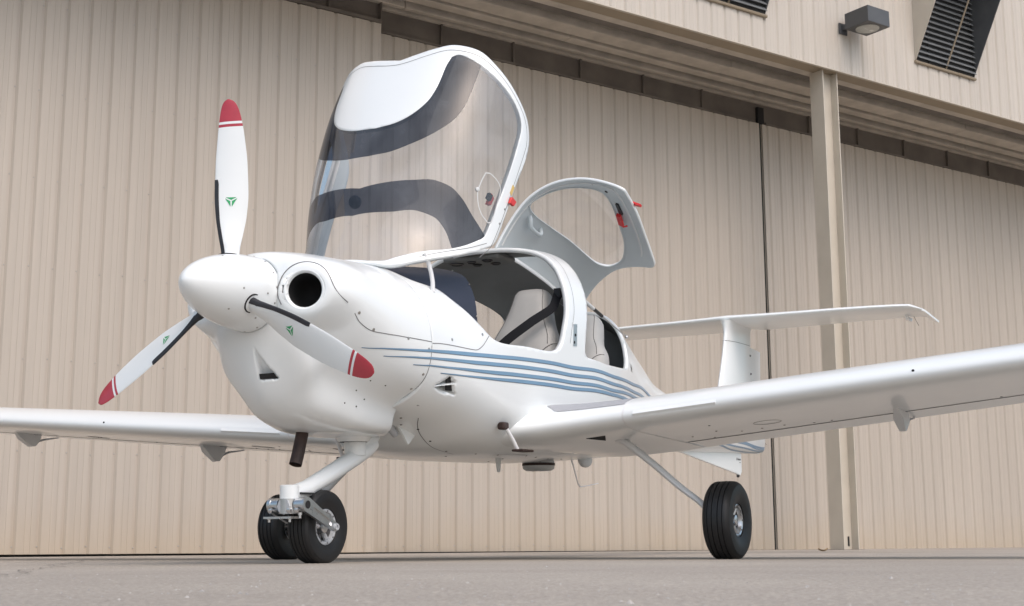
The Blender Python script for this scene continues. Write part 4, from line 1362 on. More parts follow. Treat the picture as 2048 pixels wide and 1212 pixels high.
def seatback(name, yc, x0, z0, x1, z1, hw, head, label=None):
    """padded backrest with moulded head part; leans from (x0,z0) to (x1,z1)"""
    d = np.array([x1 - x0, 0, z1 - z0]); Lh = np.linalg.norm(d); d /= Lh; nf = np.array([-d[2], 0, d[0]])
    hs_ = np.linspace(0, 1, 30); v = []; f = []; seg = 36
    prof = pchip([0, .12, .42, .56, .70, .86, .94, .985, 1.0], np.array([[hw * .96, .085], [hw, .10], [hw, .10], [hw * .93, .095], [hw * .70, .09], [head, .085], [head * .92, .078], [head * .66, .055], [head * .25, .02]]))
    for h in hs_:
        a, t = prof(h)
        c = np.array([x0, yc, z0]) + d * h * Lh
        for k in range(seg):
            th = 2 * math.pi * k / seg
            cy = math.copysign(abs(math.cos(th)) ** .45, math.cos(th)); cn = math.copysign(abs(math.sin(th)) ** .7, math.sin(th))
            pillow = 1 + .10 * math.cos(cy * 1.5)
            v.append(c + np.array([0, a * cy, 0]) + nf * (t * cn * pillow))
    for i in range(29):
        f += [(i * seg + k, i * seg + (k + 1) % seg, (i + 1) * seg + (k + 1) % seg, (i + 1) * seg + k) for k in range(seg)]
    f.append(tuple(range(seg))); f.append(tuple(29 * seg + k for k in range(seg)))
    o = AMB().add(v, f).obj(name, 'leather', auto=70)
    def face(yy, h, off=.0):
        a, t = prof(h)
        cn = max(0, 1 - abs(min(1, abs(yy) / a)) ** (2 / .45)) ** .35
        return np.array([x0, yc + yy, z0]) + d * h * Lh + nf * (t * (1 + .10 * math.cos(yy / a * 1.5)) * cn + off)
    # seams: bolster lines and the curved joint under the head part
    for sg in (1, -1):
        pts = [face(sg * (hw * .60 - .0 * h), h, .0005) for h in np.linspace(.02, .38, 12)]
        pts += [face(sg * (hw * .60 + (hw * .34) * t ** 1.5), .38 + .14 * t, .0005) for t in np.linspace(.1, 1, 8)]
        AMB().tube(pts, .0028, seg=6).obj('seam', 'stitch', o)
        pts = [face(sg * (hw * .60 - hw * .60 * t), .38 + .045 * math.sin(t * 1.57), .0005) for t in np.linspace(0, 1, 12)]
        AMB().tube(pts, .0028, seg=6).obj('seam', 'stitch', o)
        pts = [face(sg * (prof(h)[0] * .80), h, .0005) for h in np.linspace(.50, .97, 14)]
        AMB().tube(pts, .0022, seg=6).obj('seam', 'stitch', o)
    return o
front_l = seatback('seat_backrest', .295, 2.52, .80, 2.79, 1.572, .235, .125)
front_r = seatback('seat_backrest', -.295, 2.52, .80, 2.79, 1.572, .235, .125)
rear_l = seatback('seat_backrest', .215, 3.44, .92, 3.70, 1.535, .205, .125)
rear_r = seatback('seat_backrest', -.215, 3.44, .92, 3.70, 1.535, .205, .125)
for yc in (.295, -.295):
    c = AMB().box((2.05, yc - .22, .74), (2.54, yc + .22, .86)).obj('seat_cushion', 'leather', smooth=True, auto=30); bevel(c, .05, 4)
c = AMB().box((3.05, -.46, .80), (3.50, .46, .93)).obj('seat_cushion', 'leather', smooth=True, auto=30); bevel(c, .05, 4)
# shoulder belt of the port seat, from the roll bar down across the backrest
bp = [np.array([2.69, .495, 1.525]), np.array([2.62, .50, 1.44]), np.array([2.50, .40, 1.33]), np.array([2.40, .27, 1.20]), np.array([2.34, .20, 1.08])]
bq = pchip(np.arange(5), np.array(bp)); bpts = [bq(t) for t in np.linspace(0, 4, 20)]
v = []; f = []
for i, p in enumerate(bpts):
    tg = bpts[min(i + 1, 19)] - bpts[max(i - 1, 0)]; tg /= np.linalg.norm(tg)
    wdir = np.cross(tg, np.array([-.80, .55, .1])); wdir /= np.linalg.norm(wdir)
    nn = np.cross(wdir, tg)
    for a, b in ((-.026, -.001), (.026, -.001), (.026, .001), (-.026, .001)): v.append(p + wdir * a + nn * b)
for i in range(19):
    f += [(i * 4 + k, i * 4 + (k + 1) % 4, i * 4 + 4 + (k + 1) % 4, i * 4 + 4 + k) for k in range(4)]
f += [(0, 1, 2, 3), (76, 77, 78, 79)]
AMB().add(v, f).obj('shoulder_belt', 'belt', auto=30)
AMB().box((2.675, .475, 1.50), (2.715, .515, 1.555)).obj('belt_guide', 'black', smooth=False)
# overhead panel with eyeball vents under the roll bar
oc = AMB().box((2.62, -.26, 1.772), (2.86, .13, 1.815)).obj('overhead_panel', 'headliner', smooth=True, auto=30); bevel(oc, .02, 3)
for (x, y, r) in ((2.68, -.19, .045), (2.76, -.09, .030), (2.67, -.08, .030), (2.78, .03, .032), (2.67, .03, .034)):
    AMB().lathe([(0, r), (.006, r), (.008, r * .8), (.003, r * .7), (.003, 0)], (x, y, 1.7715), (0, 0, -1), seg=20).obj('eyeball_vent', 'black', oc)

# striker plates on the door posts
def plate(x, v, dx, dv, holes):
    pts = [(x - dx, v - dv), (x + dx, v - dv), (x + dx, v + dv), (x - dx, v + dv)]
    P = [FU(a, b) + FU.nrm(a, b) * .0025 for a, b in pts]; n = FU.nrm(x, v)
    o = AMB().prism(P, -n * .004).obj('striker_plate', 'steel', smooth=False)
    for hx, hv in holes:
        AMB().lathe([(0, .0085), (.0006, .0085), (.0006, 0)], FU(hx, hv) + n * .0027, n, seg=14).obj('bolt_hole', 'dark', o)
plate(2.650, .462, .026, .030, [(2.652, .462), (2.640, .482)])
plate(3.86, .452, .028, .013, [(3.868, .453)])
# small whip aerial on the spine
AMB().tube([(4.47, .03, 1.44), (4.52, .03, 1.575)], [.003, .0015], seg=6).obj('whip_aerial', 'matte_white')

# ------------------------------------------------------------------ wings
def foil(n=36, t=.155, cam=.030):
    xs = [.5 - .5 * math.cos(math.pi * i / n) for i in range(n + 1)]
    up, lo = [], []
    for x in xs:
        yt = 5 * t * (.2969 * math.sqrt(x) - .126 * x - .3516 * x * x + .2843 * x ** 3 - .1036 * x ** 4)
        yc = cam / .16 * (.8 * x - x * x) if x < .4 else cam / .36 * (.2 + .8 * x - x * x)
        up.append((x, yc + yt)); lo.append((x, yc - yt))
    return up, lo
def foil_at(x, t, cam):
    yt = 5 * t * (.2969 * math.sqrt(max(x, 0)) - .126 * x - .3516 * x * x + .2843 * x ** 3 - .1036 * x ** 4)
    yc = cam / .16 * (.8 * x - x * x) if x < .4 else cam / .36 * (.2 + .8 * x - x * x)
    return yc + yt, yc - yt
def zle(y): return .742 + .081 * (y - 1.1)
# y, x of leading edge, chord, z of leading edge, incidence (deg), thickness
STUB = [(.20, 1.72, 1.95, .675, 1.5, .150), (.34, 1.84, 1.79, .680, 2.2, .155), (.46, 1.975, 1.60, .687, 2.8, .158), (.58, 2.075, 1.46, .695, 3.2, .160), (.70, 2.135, 1.375, .706, 3.5, .160), (.85, 2.175, 1.31, .720, 3.6, .158), (.98, 2.192, 1.285, .732, 3.6, .156), (1.094, 2.20, 1.27, zle(1.094), 3.6, .155)]
WING = [(1.106, 2.20, 1.27, zle(1.106), 3.6, .155), (2.0, 2.205, 1.22, zle(2.0), 3.5, .155), (3.0, 2.212, 1.16, zle(3.0), 3.4, .152), (4.2, 2.224, 1.07, zle(4.2), 3.1, .150), (5.2, 2.245, .98, zle(5.2), 2.8, .145), (5.62, 2.262, .93, zle(5.62) + .01, 2.6, .14)]
def wpt(st, x, side, cam=.044):
    y, xl, c, zl, inc, t = st
    inc = inc + min(1.5, max(0, (y - .3) * 2.2))
    zu, zd = foil_at(x, t, cam); h = zu if side > 0 else zd
    a = RAD(inc)
    return np.array([xl + c * (x * math.cos(a) + h * math.sin(a)), y, zl + c * (h * math.cos(a) - x * math.sin(a))])
def wst(S, y):
    f = pchip([s[0] for s in S], np.array(S)); return f(y)
def wing_solid(S, ys, x0, x1, n=30):
    """piece of wing between chord fractions x0 and x1, closed all round"""
    xs = [x0 + (x1 - x0) * (.5 - .5 * math.cos(math.pi * i / n)) for i in range(n + 1)] if x0 == 0 else list(np.linspace(x0, x1, 10))
    if x0 == 0: xs = [x1 * (1 - math.cos(math.pi / 2 * i / n)) for i in range(n + 1)]
    loop = [(x, 1) for x in xs[::-1]] + [(x, -1) for x in (xs[1:] if x0 == 0 else xs)]
    v = []; f = []; m = len(loop)
    for y in ys:
        st = wst(S, y)
        for x, s in loop: v.append(wpt(st, x, s))
    for i in range(len(ys) - 1):
        f += [(i * m + k, i * m + (k + 1) % m, (i + 1) * m + (k + 1) % m, (i + 1) * m + k) for k in range(m)]
    f.append(tuple(range(m))); f.append(tuple((len(ys) - 1) * m + k for k in range(m)))
    return v, f
def sideways(v, sg): return [(p[0], p[1] * sg, p[2]) for p in v]
for sg in (1, -1):
    v, f = wing_solid(STUB, np.linspace(.20, 1.094, 26), 0, 1.0)
    stub = AMB().add(sideways(v, sg), f).obj('wing_root', 'white', auto=50)
    v, f = wing_solid(WING, np.linspace(1.106, 5.62, 26), 0, .735)
    wing = AMB().add(sideways(v, sg), f).obj('wing', 'white', auto=40)
    v, f = wing_solid(WING, np.linspace(1.115, 3.02, 14), .742, 1.0)
    AMB().add(sideways(v, sg), f).obj('flap', 'white', wing, auto=40)
    v, f = wing_solid(WING, np.linspace(3.035, 5.60, 14), .742, 1.0)
    AMB().add(sideways(v, sg), f).obj('aileron', 'white', wing, auto=40)
    v = []
    for y in np.linspace(1.115, 5.60, 14):
        st = wst(WING, y)
        for x, sd in ((.734, 1), (.734, -1), (.743, -1), (.743, 1)):
            p = wpt(st, x, sd); q_ = wpt(st, x, -sd); v.append(p + (q_ - p) * -.02)
    f = [(i * 4 + k, i * 4 + (k + 1) % 4, i * 4 + 4 + (k + 1) % 4, i * 4 + 4 + k) for i in range(13) for k in range(4)]
    AMB().add(sideways(v, sg), f).obj('hinge_gap', 'seam', wing, auto=30)
    # rubber joint between stub and wing
    a = wst(WING, 1.10); lp = [(x, 1) for x in np.linspace(0, 1, 30)[::-1] ** 1.6] + [(x, -1) for x in (np.linspace(0, 1, 30) ** 1.6)[1:]]
    pts = []
    for x, s in lp:
        q0 = wpt(wst(WING, 1.106), x, s); pts.append((q0[0], 1.1 * sg, q0[2]))
    cpt = np.mean(pts, 0)
    vv = []
    for yy in (1.0945, 1.1055): vv += [(cpt[0] + (p[0] - cpt[0]) * .999, yy * sg, cpt[2] + (p[2] - cpt[2]) * .985) for p in pts]
    m = len(pts)
    AMB().add(vv, [(k, (k + 1) % m, m + (k + 1) % m, m + k) for k in range(m)]).obj('joint_seal', 'matte_white', wing)
    # upturned wing tip
    v = []; f = []; rows = 12; m = None
    for i in range(rows + 1):
        t = i / rows; ang = RAD(8 + 62 * t)
        yy = 5.62 + .42 * math.sin(t * 1.25) ; zz = .44 * t ** 2.2
        st = (yy, 2.262 + .30 * t ** 1.5, .93 - .42 * t ** 1.2, zle(5.62) + .01 + .03 * t + zz, 2.6, .14 - .05 * t)
        loop = [(x, 1) for x in (np.linspace(0, 1, 22)[::-1] ** 1.5)] + [(x, -1) for x in (np.linspace(0, 1, 22) ** 1.5)[1:]]
        m = len(loop)
        v += [wpt(st, x, s) for x, s in loop]
    for i in range(rows): f += [(i * m + k, i * m + (k + 1) % m, (i + 1) * m + (k + 1) % m, (i + 1) * m + k) for k in range(m)]
    f.append(tuple(rows * m + k for k in range(m)))
    AMB().add(sideways(v, sg), f).obj('wing_tip', 'white', wing, auto=50)
    # stall strip: a slim wedge on the leading edge
    v = []
    for y in (1.16, 1.62):
        st = wst(WING, y)
        a, b = wpt(st, .003, 1), wpt(st, .003, -1)
        md = wpt(st, 0, 1)
        v += [a, md + np.array([-.009, 0, -.003]), b]
    AMB().add(sideways(v, sg), [(0, 1, 4, 3), (1, 2, 5, 4), (0, 2, 1), (3, 4, 5), (0, 3, 5, 2)]).obj('stall_strip', 'white', wing, smooth=False)
    # grey walkway on the root
    ys = np.linspace(.60, 1.085, 18); v = []; f = []
    for j, y in enumerate(ys):
        st = wst(STUB, y); x0 = .045 + .10 * max(0, (.70 - y) / .10); x1 = .80
        for t in np.linspace(0, 1, 18): 
            v.append(wpt(st, x0 + (x1 - x0) * t, 1) + np.array([0, 0, .0025]))
    f = [(j * 18 + k, j * 18 + k + 1, (j + 1) * 18 + k + 1, (j + 1) * 18 + k) for j in range(17) for k in range(17)]
    AMB().add(sideways(v, sg), f).obj('walkway', 'grey_paint', stub, recalc=False)
    # flap and aileron hinge fairings below the wing
    for yh, hgt in ((2.38, .115), (4.13, .10), (5.05, .07)):
        st = wst(WING, yh)
        A, B = wpt(st, .60, -1), wpt(st, .80, -1)
        T = np.array([A[0] - .05, yh, A[2] + .02]); E = np.array([B[0] + .02, yh, B[2] + .02])
        tipf = np.array([A[0] + .115, yh, A[2] - hgt]); tipr = np.array([A[0] + .17, yh, A[2] - hgt + .005])
        prof = [T, np.array([A[0] + .02, yh, A[2] - hgt * .45]), tipf, tipr, np.array([A[0] + .20, yh, A[2] - hgt * .5]), E]
        v = []; w = [.004, .030, .018, .010, .022, .006]
        for s in (1, -1):
            for p, ww in zip(prof, w): v.append(p + np.array([0, ww * s, 0]))
        f = [tuple(range(6)), tuple(range(11, 5, -1))] + [(k, (k + 1) % 6, 6 + (k + 1) % 6, 6 + k) for k in range(6)]
        fa = AMB().add(sideways(v, sg), f).obj('hinge_fairing', 'matte_white', wing, auto=35)
        bevel(fa, .006, 2)
        B2 = wpt(st, .97, -1)
        AMB().tube(sideways([tipr + np.array([-.01, 0, .03]), np.array([B[0] + .03, yh, B[2] - .035]), B2 + np.array([0, 0, -.004])], sg), [.010, .008, .004], seg=8).obj('control_horn', 'greypaint2', wing)
        AMB().sphere((tipr[0] + .012, yh * sg, tipr[2] + .028), .014).obj('hinge_bolt', 'black', wing)
    sc = AMB()
    for y, xf in ((1.45, .30), (1.50, .62), (1.62, .62), (1.75, .62), (1.30, .70), (1.22, .58), (1.9, .68), (2.0, .68), (3.2, .5), (3.25, .52), (1.4, .5), (2.9, .70)):
        st = wst(WING, y); p = wpt(st, xf, -1)
        sc.lathe([(0, .007), (.002, .006), (.002, 0)], (p[0], p[1] * sg, p[2]), (0, 0, -1), seg=8)
    st = wst(WING, 2.62); p = wpt(st, .003, 1)
    sc.lathe([(-.001, .007), (.001, .007), (.001, 0)], (p[0] - .001, p[1] * sg, p[2]), (-1, 0, .1), seg=10)
    sc.obj('drain_holes', 'dark', wing)['kind'] = 'stuff'
    # round inspection covers let into the lower skin
    for yc, xf in ((1.72, .45), (3.22, .50), (4.35, .45)):
        st = wst(WING, yc); xc_ = wpt(st, xf, -1)
        ring = []
        for k in range(33):
            a = 2 * math.pi * k / 32; y_ = yc + .075 * math.cos(a); s2 = wst(WING, y_); fr_ = (xc_[0] + .075 * math.sin(a) - s2[1]) / s2[2]
            ring.append(wpt(s2, fr_, -1) + np.array([0, 0, -.0004]))
        AMB().tube(sideways(ring, sg), .0014, seg=5).obj('inspection_cover', 'seam', wing)

# ------------------------------------------------------------------ tail
def lifting(S, n, x0, x1, vert=False, t_cap=True):
    """symmetric section surface; S rows: span coordinate, x of leading edge, chord, offset, thickness"""
    xs = [x1 * (1 - math.cos(math.pi / 2 * i / 22)) for i in range(23)] if x0 == 0 else list(np.linspace(x0, x1, 10))
    loop = [(x, 1) for x in xs[::-1]] + [(x, -1) for x in (xs[1:] if x0 == 0 else xs)]
    F = pchip([s[0] for s in S], np.array(S)); ys = np.linspace(S[0][0], S[-1][0], n)
    v = []; f = []; m = len(loop)
    for y in ys:
        sp, xl, c, off, t = F(y)
        for x, s in loop:
            h = foil_at(x, t, 1e-9)[0] * s * c
            v.append((xl + x * c, h, sp) if vert else (xl + x * c, sp, off + h))
    for i in range(n - 1): f += [(i * m + k, i * m + (k + 1) % m, (i + 1) * m + (k + 1) % m, (i + 1) * m + k) for k in range(m)]
    f.append(tuple(range(m))); f.append(tuple((n - 1) * m + k for k in range(m)))
    return v, f
FIN = [(.95, 6.55, 1.52, 0, .085), (1.08, 6.76, 1.33, 0, .085), (1.356, 6.892, 1.215, 0, .085), (1.80, 7.09, 1.035, 0, .09), (1.885, 7.112, 1.0, 0, .10), (1.94, 7.105, .98, 0, .125), (1.985, 7.085, .98, 0, .17)]
v, f = lifting(FIN, 20, 0, .62, vert=True)
fin = AMB().add(v, f).obj('fin', 'white', auto=40)
RUD = [(.82, 7.05, .90, 0, .085), (.96, 7.0, 1.06, 0, .09), (1.356, 6.93, 1.16, 0, .085), (1.80, 7.09, 1.035, 0, .085)]
v, f = lifting(RUD, 20, .635, 1.0, vert=True)
AMB().add(v, f).obj('rudder', 'white', fin, auto=40)
# seam under the fairing cap
sm = [(.002, 1)] + [(x, 1) for x in np.linspace(.01, .6, 14)]
for s in (1, -1):
    AMB().tube([(7.085 + 1.035 * x, s * (foil_at(x, .0905, 1e-9)[0] * 1.035 + .0006), 1.795 + .03 * x) for x, _ in sm], .0022, seg=6).obj('panel_gap', 'seam', fin)
for z, xx in ((1.72, 7.70), (1.55, 7.70), (1.47, 7.71), (1.30, 7.72)):
    AMB().sphere((xx, foil_at(.60, .085, 1e-9)[0] * 1.12, z), .011, seg=8, rings=6).obj('rudder_hinge', 'seam', fin)
HT = [(0, 7.115, .935, 2.005, .095), (.25, 7.145, .91, 2.005, .09), (1.52, 7.355, .745, 2.015, .085), (1.60, 7.40, .73, 2.015, .07), (1.645, 7.56, .62, 2.005, .04)]
for sg in (1, -1):
    v, f = lifting(HT, 24, 0, .70)
    hs2 = AMB().add(sideways(v, sg), f).obj('stabiliser', 'white', auto=40)
    HE = [r for r in HT[:4]]
    v, f = lifting([(.06,) + HT[0][1:]] + HT[1:4], 20, .708, 1.0)
    el = AMB().add(sideways(v, sg), f).obj('elevator', 'white', hs2, auto=40)
    tipv = [(7.50, 1.602, 2.022), (8.13, 1.602, 2.008), (8.24, 1.665, 1.985), (7.62, 1.66, 2.006)]
    AMB().prism(sideways(tipv, sg), (0, 0, -.018)).obj('tip_horn', 'white', hs2, auto=40)
    AMB().prism(sideways([(7.72, 1.46, 1.985), (7.98, 1.46, 1.990), (7.94, 1.465, 1.955), (7.80, 1.465, 1.950)], sg), (0, .02 * sg, 0)).obj('mass_balance', 'white', hs2, smooth=False)
    AMB().tube(sideways([(7.95, 1.50, 2.0), (8.07, 1.515, 1.93)], sg), .002, seg=5).obj('static_wick', 'black', hs2)
# ventral fin with its tiny maker's mark
vf = [(5.72, 0, .765), (7.28, 0, .615), (7.36, 0, .600), (7.405, 0, .635), (7.41, 0, .80), (6.5, 0, .82)]
vo = AMB().prism([(x, .012, z) for x, y, z in vf], (0, -.024, 0)).obj('ventral_fin', 'white', smooth=False); bevel(vo, .006, 2)
mk = AMB()
mk.prism([(7.262, .0135, .747), (7.278, .0135, .762), (7.294, .0135, .747), (7.278, .0135, .732)], (0, -.001, 0))
for i, (a, h) in enumerate(((7.305, .020), (7.318, .014), (7.331, .014), (7.344, .014), (7.357, .018), (7.370, .014))):
    mk.box((a, .0126, .738), (a + .008, .0137, .738 + h))
mk.box((7.345, .0126, .716), (7.376, .0137, .722))
mk.obj('printed_mark', 'seam', vo, smooth=False)
AMB().sphere((7.33, 0, .600), .016, seg=8, rings=6).obj('tail_bumper', 'black', vo)
AMB().tube([(8.02, .0, .98), (8.20, .0, .92)], .002, seg=5).obj('static_wick', 'black', fin)

# ------------------------------------------------------------------ wheels
def wheel(c, R, w, sg, name, parent, spin=0.0, rim_m='steel', rimr=.42):
    """tyre with rib grooves, rim and hub; axle along y"""
    c = np.asarray(c, float)
    root = empty(name, parent)
    prof = []
    hw = w / 2
    ri = R * rimr
    # outer half section, from inner bead over the tread to outer bead
    side = [(-.62, ri), (-.80, ri + .006), (-.93, ri + (R - ri) * .30), (-1.0, ri + (R - ri) * .55), (-.95, ri + (R - ri) * .80), (-.80, R - (R - ri) * .075), (-.66, R - .0040)]
    tread = []
    gr = [-.52, -.20, .20, .52]
    xx = -.66
    for g in gr:
        gw = .032
        tread += [(g - gw, R - .0035 * abs(g) - .0005), (g - gw * .6, R - .008), (g + gw * .6, R - .008), (g + gw, R - .0035 * abs(g) - .0005)]
    prof = side + tread + [(-a, b) for a, b in side[::-1]]
    P = [(a * hw, b) for a, b in prof]
    # finer rounding of the sidewalls
    o = AMB().lathe(P, c, (0, 1, 0), seg=72).obj('tyre', 'tyre', root, auto=28)
    # flatten the contact patch a little
    zb = c[2] - R
    for vv in o.data.vertices:
        if vv.co.z < zb + .007: vv.co.z = zb + .007 - .0 * vv.co.x
    o.data.update()
    rr = ri * 1.0
    rim = [(.60 * hw, rr + .004), (.70 * hw, rr + .006), (.74 * hw, rr - .002), (.70 * hw, rr - .010), (.45 * hw, rr - .016), (.15 * hw, rr * .72), (.12 * hw, rr * .42), (.30 * hw, rr * .36), (.62 * hw, rr * .34), (.66 * hw, rr * .26), (.66 * hw, 0)]
    for s in (1, -1):
        AMB().lathe([(a * s, b) for a, b in rim[:5]], c, (0, 1, 0), seg=56).obj('rim', rim_m, root, auto=30)
        AMB().lathe([(a * s, b) for a, b in rim[4:7]], c, (0, 1, 0), seg=56).obj('wheel_dish', 'dish', root, auto=30)
        AMB().lathe([(a * s, b) for a, b in rim[6:]], c, (0, 1, 0), seg=40).obj('hub', 'steel', root, auto=30)
        for k in range(3):
            a = 2 * math.pi * k / 3 + 1.0
            d_ = np.array([math.cos(a), 0, math.sin(a)])
            AMB().tube([c + np.array([0, .30 * hw * s, 0]) + d_ * rr * .30, c + np.array([0, .40 * hw * s, 0]) + d_ * rr * .90], [.011, .014], seg=8).obj('spoke', rim_m, root)
        sc = AMB()
        for k in range(9):
            a = 2 * math.pi * k / 9
            sc.lathe([(0, .0045), (.004, .004), (.004, 0)], c + np.array([(rr - .005) * math.cos(a), .715 * hw * s, (rr - .005) * math.sin(a)]), (0, s, 0), seg=6)
        for k in range(3):
            a = 2 * math.pi * k / 3 + .5
            sc.lathe([(0, .013), (.001, .013), (.001, 0)], c + np.array([rr * .56 * math.cos(a), .19 * hw * s, rr * .56 * math.sin(a)]), (0, s, 0), seg=12)
        sc.obj('rim_bolts', 'seam', root)['kind'] = 'stuff'
    return root
MGX = XN + 1.693
for sg in (1, -1):
    gear = empty('main_gear', plane)
    wc = np.array([MGX, 1.489 * sg, .213 - .022 - .0005 - .0069])
    wheel(wc, .213, .160, sg, 'wheel', plane, rimr=.40)
    # spring leg, flattened tube
    lp = [(2.66, .70, .695), (2.672, .87, .648), (2.684, 1.05, .520), (2.690, 1.22, .375), (2.696, 1.355, .268), (2.697, 1.40, .205)]
    lq = pchip(np.arange(6), np.array(lp)); pts = [lq(t) for t in np.linspace(0, 5, 26)]
    AMB().tube(sideways(pts, sg), list(np.linspace(.040, .026, 26)), seg=18, flat=.55, up=(0, 1, 1)).obj('spring_leg', 'matte_white', gear)
    AMB().tube(sideways([p + np.array([.032 - .006 * i / 25, 0, -.006]) for i, p in enumerate(pts)][6:], sg), .004, seg=6).obj('brake_line', 'black', gear)
    AMB().tube(sideways([(2.697, 1.385, wc[2]), (2.697, 1.425, wc[2])], sg), [.052, .050], seg=24).obj('axle_flange', 'black', gear)
    bc = AMB().box((2.62, 1.395 * sg - .012, wc[2] - .075), (2.66, 1.395 * sg + .022, wc[2] + .02)).obj('brake_caliper', 'black', gear, smooth=False); bevel(bc, .008, 2)
    # slot where the leg leaves the belly
    AMB().prism(sideways([(2.58, .80, .652), (2.62, .99, .655), (2.74, 1.02, .650), (2.76, .84, .640)], sg), (0, 0, .004)).obj('leg_slot', 'dark', gear, smooth=False)

ng = empty('nose_gear', plane)
NW = np.array([XN, 0, .180 - .0069])
wheel(NW, .180, .128, 1, 'wheel', plane, rim_m='greypaint2', rimr=.46)
AMB().tube([(1.315, 0, .72), (1.315, 0, .53)], [.058, .055], seg=28).obj('leg_socket', 'white', ng)
AMB().tube([(1.47, 0, .60), (1.41, 0, .565), (1.30, 0, .515), (1.10, 0, .432), (.90, 0, .352), (.775, 0, .322)], [.040, .044, .044, .043, .042, .041], seg=28, up=(0, 1, 0)).obj('nose_leg', 'white', ng)
AMB().tube([(.775, 0, .370), (.775, 0, .367), (.775, 0, .30)], [.040, .0455, .0455], seg=32).obj('pivot_sleeve', 'white', ng)
ls = AMB().prism([(1.36, -.042, .62), (1.50, -.03, .64), (1.44, -.03, .56), (1.37, -.042, .545)], (0, .07, 0)).obj('leg_brace', 'white', ng, smooth=False); bevel(ls, .01, 2)
# machined pivot barrel and fork arms
AMB().tube([(.772, 0, .305), (.772, 0, .235)], .047, seg=32).obj('pivot_housing', 'steel', ng)
AMB().lathe([(-.0, .0), (.0, .036), (.006, .040)], (.728, 0, .270), (1, 0, 0), seg=8).obj('pivot_cap', 'greypaint2', ng, smooth=False)
AMB().tube([(.775, -.108, .276), (.775, -.048, .276)], .033, seg=24).obj('fork_barrel', 'steel', ng)
AMB().tube([(.775, .048, .276), (.775, .090, .276)], .033, seg=24).obj('fork_barrel', 'steel', ng)
for sg in (1, -1):
    y0, y1 = .090 * sg, .108 * sg
    # arm plate, pocketed: outer ring of the outline and a thinner floor
    A = np.array([.775, .276]); B = np.array([XN - .004, .172]); d = B - A; L = np.linalg.norm(d); d /= L; n_ = np.array([-d[1], d[0]])
    outl = []
    for k in range(13):
        a = math.pi / 2 + math.pi * k / 12
        outl.append(A + (d * math.cos(a) + n_ * math.sin(a)) * .036)
    for k in range(13):
        a = -math.pi / 2 + math.pi * k / 12
        outl.append(B + (d * math.cos(a) + n_ * math.sin(a)) * .021)
    arm = AMB().prism([(p[0], y0, p[1]) for p in outl], (0, (y1 - y0) * .55, 0)).obj('fork_arm', 'steel', ng, smooth=False)
    m = len(outl); cen = (A + B) / 2
    v = []; f = []
    yy = y0 + (y1 - y0) * .55
    for p in outl:
        q_ = A + d * np.clip((p - A) @ d, .052, L - .034) + n_ * np.clip((p - A) @ n_, -.020 + .0, .020) * .62
        v += [(p[0], yy, p[1]), (p[0], y1, p[1]), (q_[0], y1, q_[1]), (q_[0], yy, q_[1])]
    for k in range(m):
        a, b = 4 * k, 4 * ((k + 1) % m)
        f += [(a, b, b + 1, a + 1), (a + 1, b + 1, b + 2, a + 2), (a + 2, b + 2, b + 3, a + 3)]
    AMB().add(v, f).obj('arm_flange', 'steel', ng, smooth=False, recalc=True)
    AMB().lathe([(0, .0), (0, .019), (.001, .019)], (.775, y1 + .0005 * sg, .276), (0, sg, 0), seg=24).obj('barrel_bore', 'dark', ng)
    AMB().lathe([(0, .017), (.010, .016), (.010, .009), (.004, .008), (.004, 0)], (B[0], y1, B[1]), (0, sg, 0), seg=20).obj('axle_nut', 'greypaint2', ng)
br = AMB().box((.715, -.105, .212), (.80, .055, .222)).obj('tow_bracket', 'steel', ng, smooth=False)
for (x, y) in ((.735, -.085), (.735, .035), (.75, .082)):
    AMB().lathe([(0, .010), (.012, .010), (.013, .006), (.026, .006), (.026, 0)], (x, y, .222 if y < .05 else .240), (0, 0, -1), seg=10).obj('bolt', 'steel', ng)
    AMB().lathe([(0, .012), (.012, .012), (.014, .008), (.014, 0)], (.738, y * .9, .250), (-1, 0, -.2), seg=10).obj('bolt', 'steel', ng)
AMB().box((.80, -.05, .325), (.90, .05, .335)).obj('rubber_stop', 'black', ng, smooth=False)
# dark opening round the leg
AMB().lathe([(0, .0), (0, .070), (-.01, .072)], (1.30, 0, .598), (0, 0, -1), seg=28).obj('leg_opening', 'dark', ng)
AMB().lathe([(-.05, .12), (-.02, .100), (.012, .082), (.020, .074), (.016, .066), (-.02, .06)], (1.30, 0, .618), (0, 0, -1), seg=36).obj('leg_fairing', 'white', ng, auto=60)

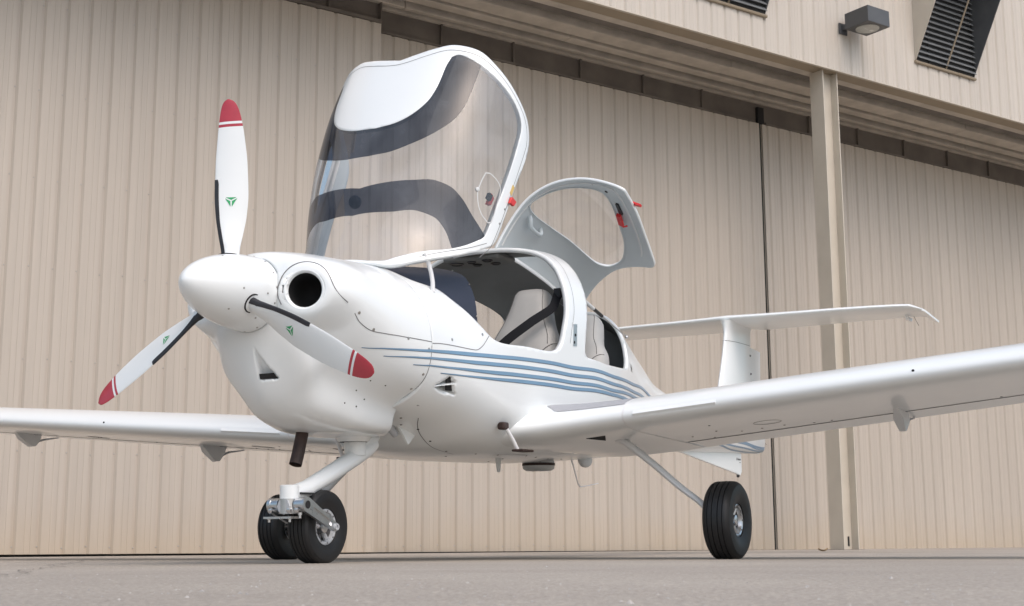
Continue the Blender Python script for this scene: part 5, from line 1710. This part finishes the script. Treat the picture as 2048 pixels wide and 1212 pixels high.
# ------------------------------------------------------------------ exhaust, steps, aerials under the belly
ex = AMB().tube([(.945, -.05, .70), (.935, -.05, .62), (.90, -.05, .51), (.884, -.05, .470)], .031, seg=24, cap=False).obj('exhaust_pipe', 'brown', auto=60)
AMB().lathe([(0, 0), (0, .029)], (.890, -.05, .482), (-.3, 0, -1), seg=20).obj('pipe_bore', 'dark', ex)
AMB().lathe([(0, .055), (.012, .05), (.012, .03)], (.938, -.05, .640), (-.3, 0, -1), seg=24).obj('pipe_collar', 'white', ex)
for sg in (1, -1):
    stp = empty('boarding_step', plane)
    b = AMB().box((1.885, sg * .535 - .022, .672), (1.945, sg * .535 + .022, .712)).obj('root_block', 'brown', stp, smooth=False); bevel(b, .01, 2)
    AMB().tube(sideways([(1.925, .55, .675), (1.975, .56, .620), (2.015, .565, .572)], sg), .011, seg=12).obj('strut', 'matte_white', stp)
    b = AMB().box((1.995, sg * .57 - .03, .560), (2.125, sg * .57 + .04, .573)).obj('tread', 'brown', stp, smooth=False); bevel(b, .005, 2)
AMB().prism([(2.42, .20, .60), (2.50, .20, .60), (2.475, .20, .475), (2.455, .20, .475)], (0, .010, 0)).obj('blade_aerial', 'beacon', smooth=False)
bs = FU(3.30, .99)
dr = AMB().lathe([(-.03, .098), (.0, .102), (.012, .104), (.034, .100), (.046, .08), (.048, 0)], (3.32, .03, .562), (0, 0, -1), seg=40).obj('belly_drum', 'beacon', auto=50)
AMB().lathe([(-.002, .105), (.014, .1055), (.016, .10)], (3.32, .03, .562), (0, 0, -1), seg=40).obj('drum_band', 'brown', dr)
AMB().sphere((3.98, .05, .610), .07, sc=(1.3, .55, .75)).obj('belly_light', 'beacon')
AMB().tube([(3.70, .08, .60), (3.72, .08, .575), (3.80, .08, .44), (3.83, .08, .425), (3.95, .08, .435), (4.12, .08, .455)], [.006, .004, .0035, .0035, .003, .003], seg=8).obj('wire_aerial', 'matte_white')
AMB().prism([(1.44, .16, .70), (1.62, .16, .645), (1.55, .16, .590)], (0, .012, 0)).obj('exhaust_fin', 'white', smooth=False)
AMB().tube([(1.38, .13, .71), (1.49, .13, .64)], [.022, .018], seg=14).obj('drain_pipe', 'greypaint2')
ribbon([(1.42, .80), (1.50, .84), (1.62, .88), (1.80, .905), (2.0, .91)], .004, FU, .0012, 'panel_gap', 'seam', fus)
ribbon([(2.26, .865), (2.40, .84), (2.55, .84), (2.62, .86)], .004, FU, .0012, 'panel_gap', 'seam', fus)
# dark intake under the wing root
for sg in (1, -1):
    st = wst(STUB, .80); a = wpt(st, .17, -1); b = wpt(st, .27, -1); st2 = wst(STUB, .91); c = wpt(st2, .17, -1)
    AMB().prism(sideways([a + [0, 0, -.002], b + [0, .06, -.002], c + [.0, 0, -.002]], sg), (0, 0, .004)).obj('cooling_mouth', 'dark', smooth=False)
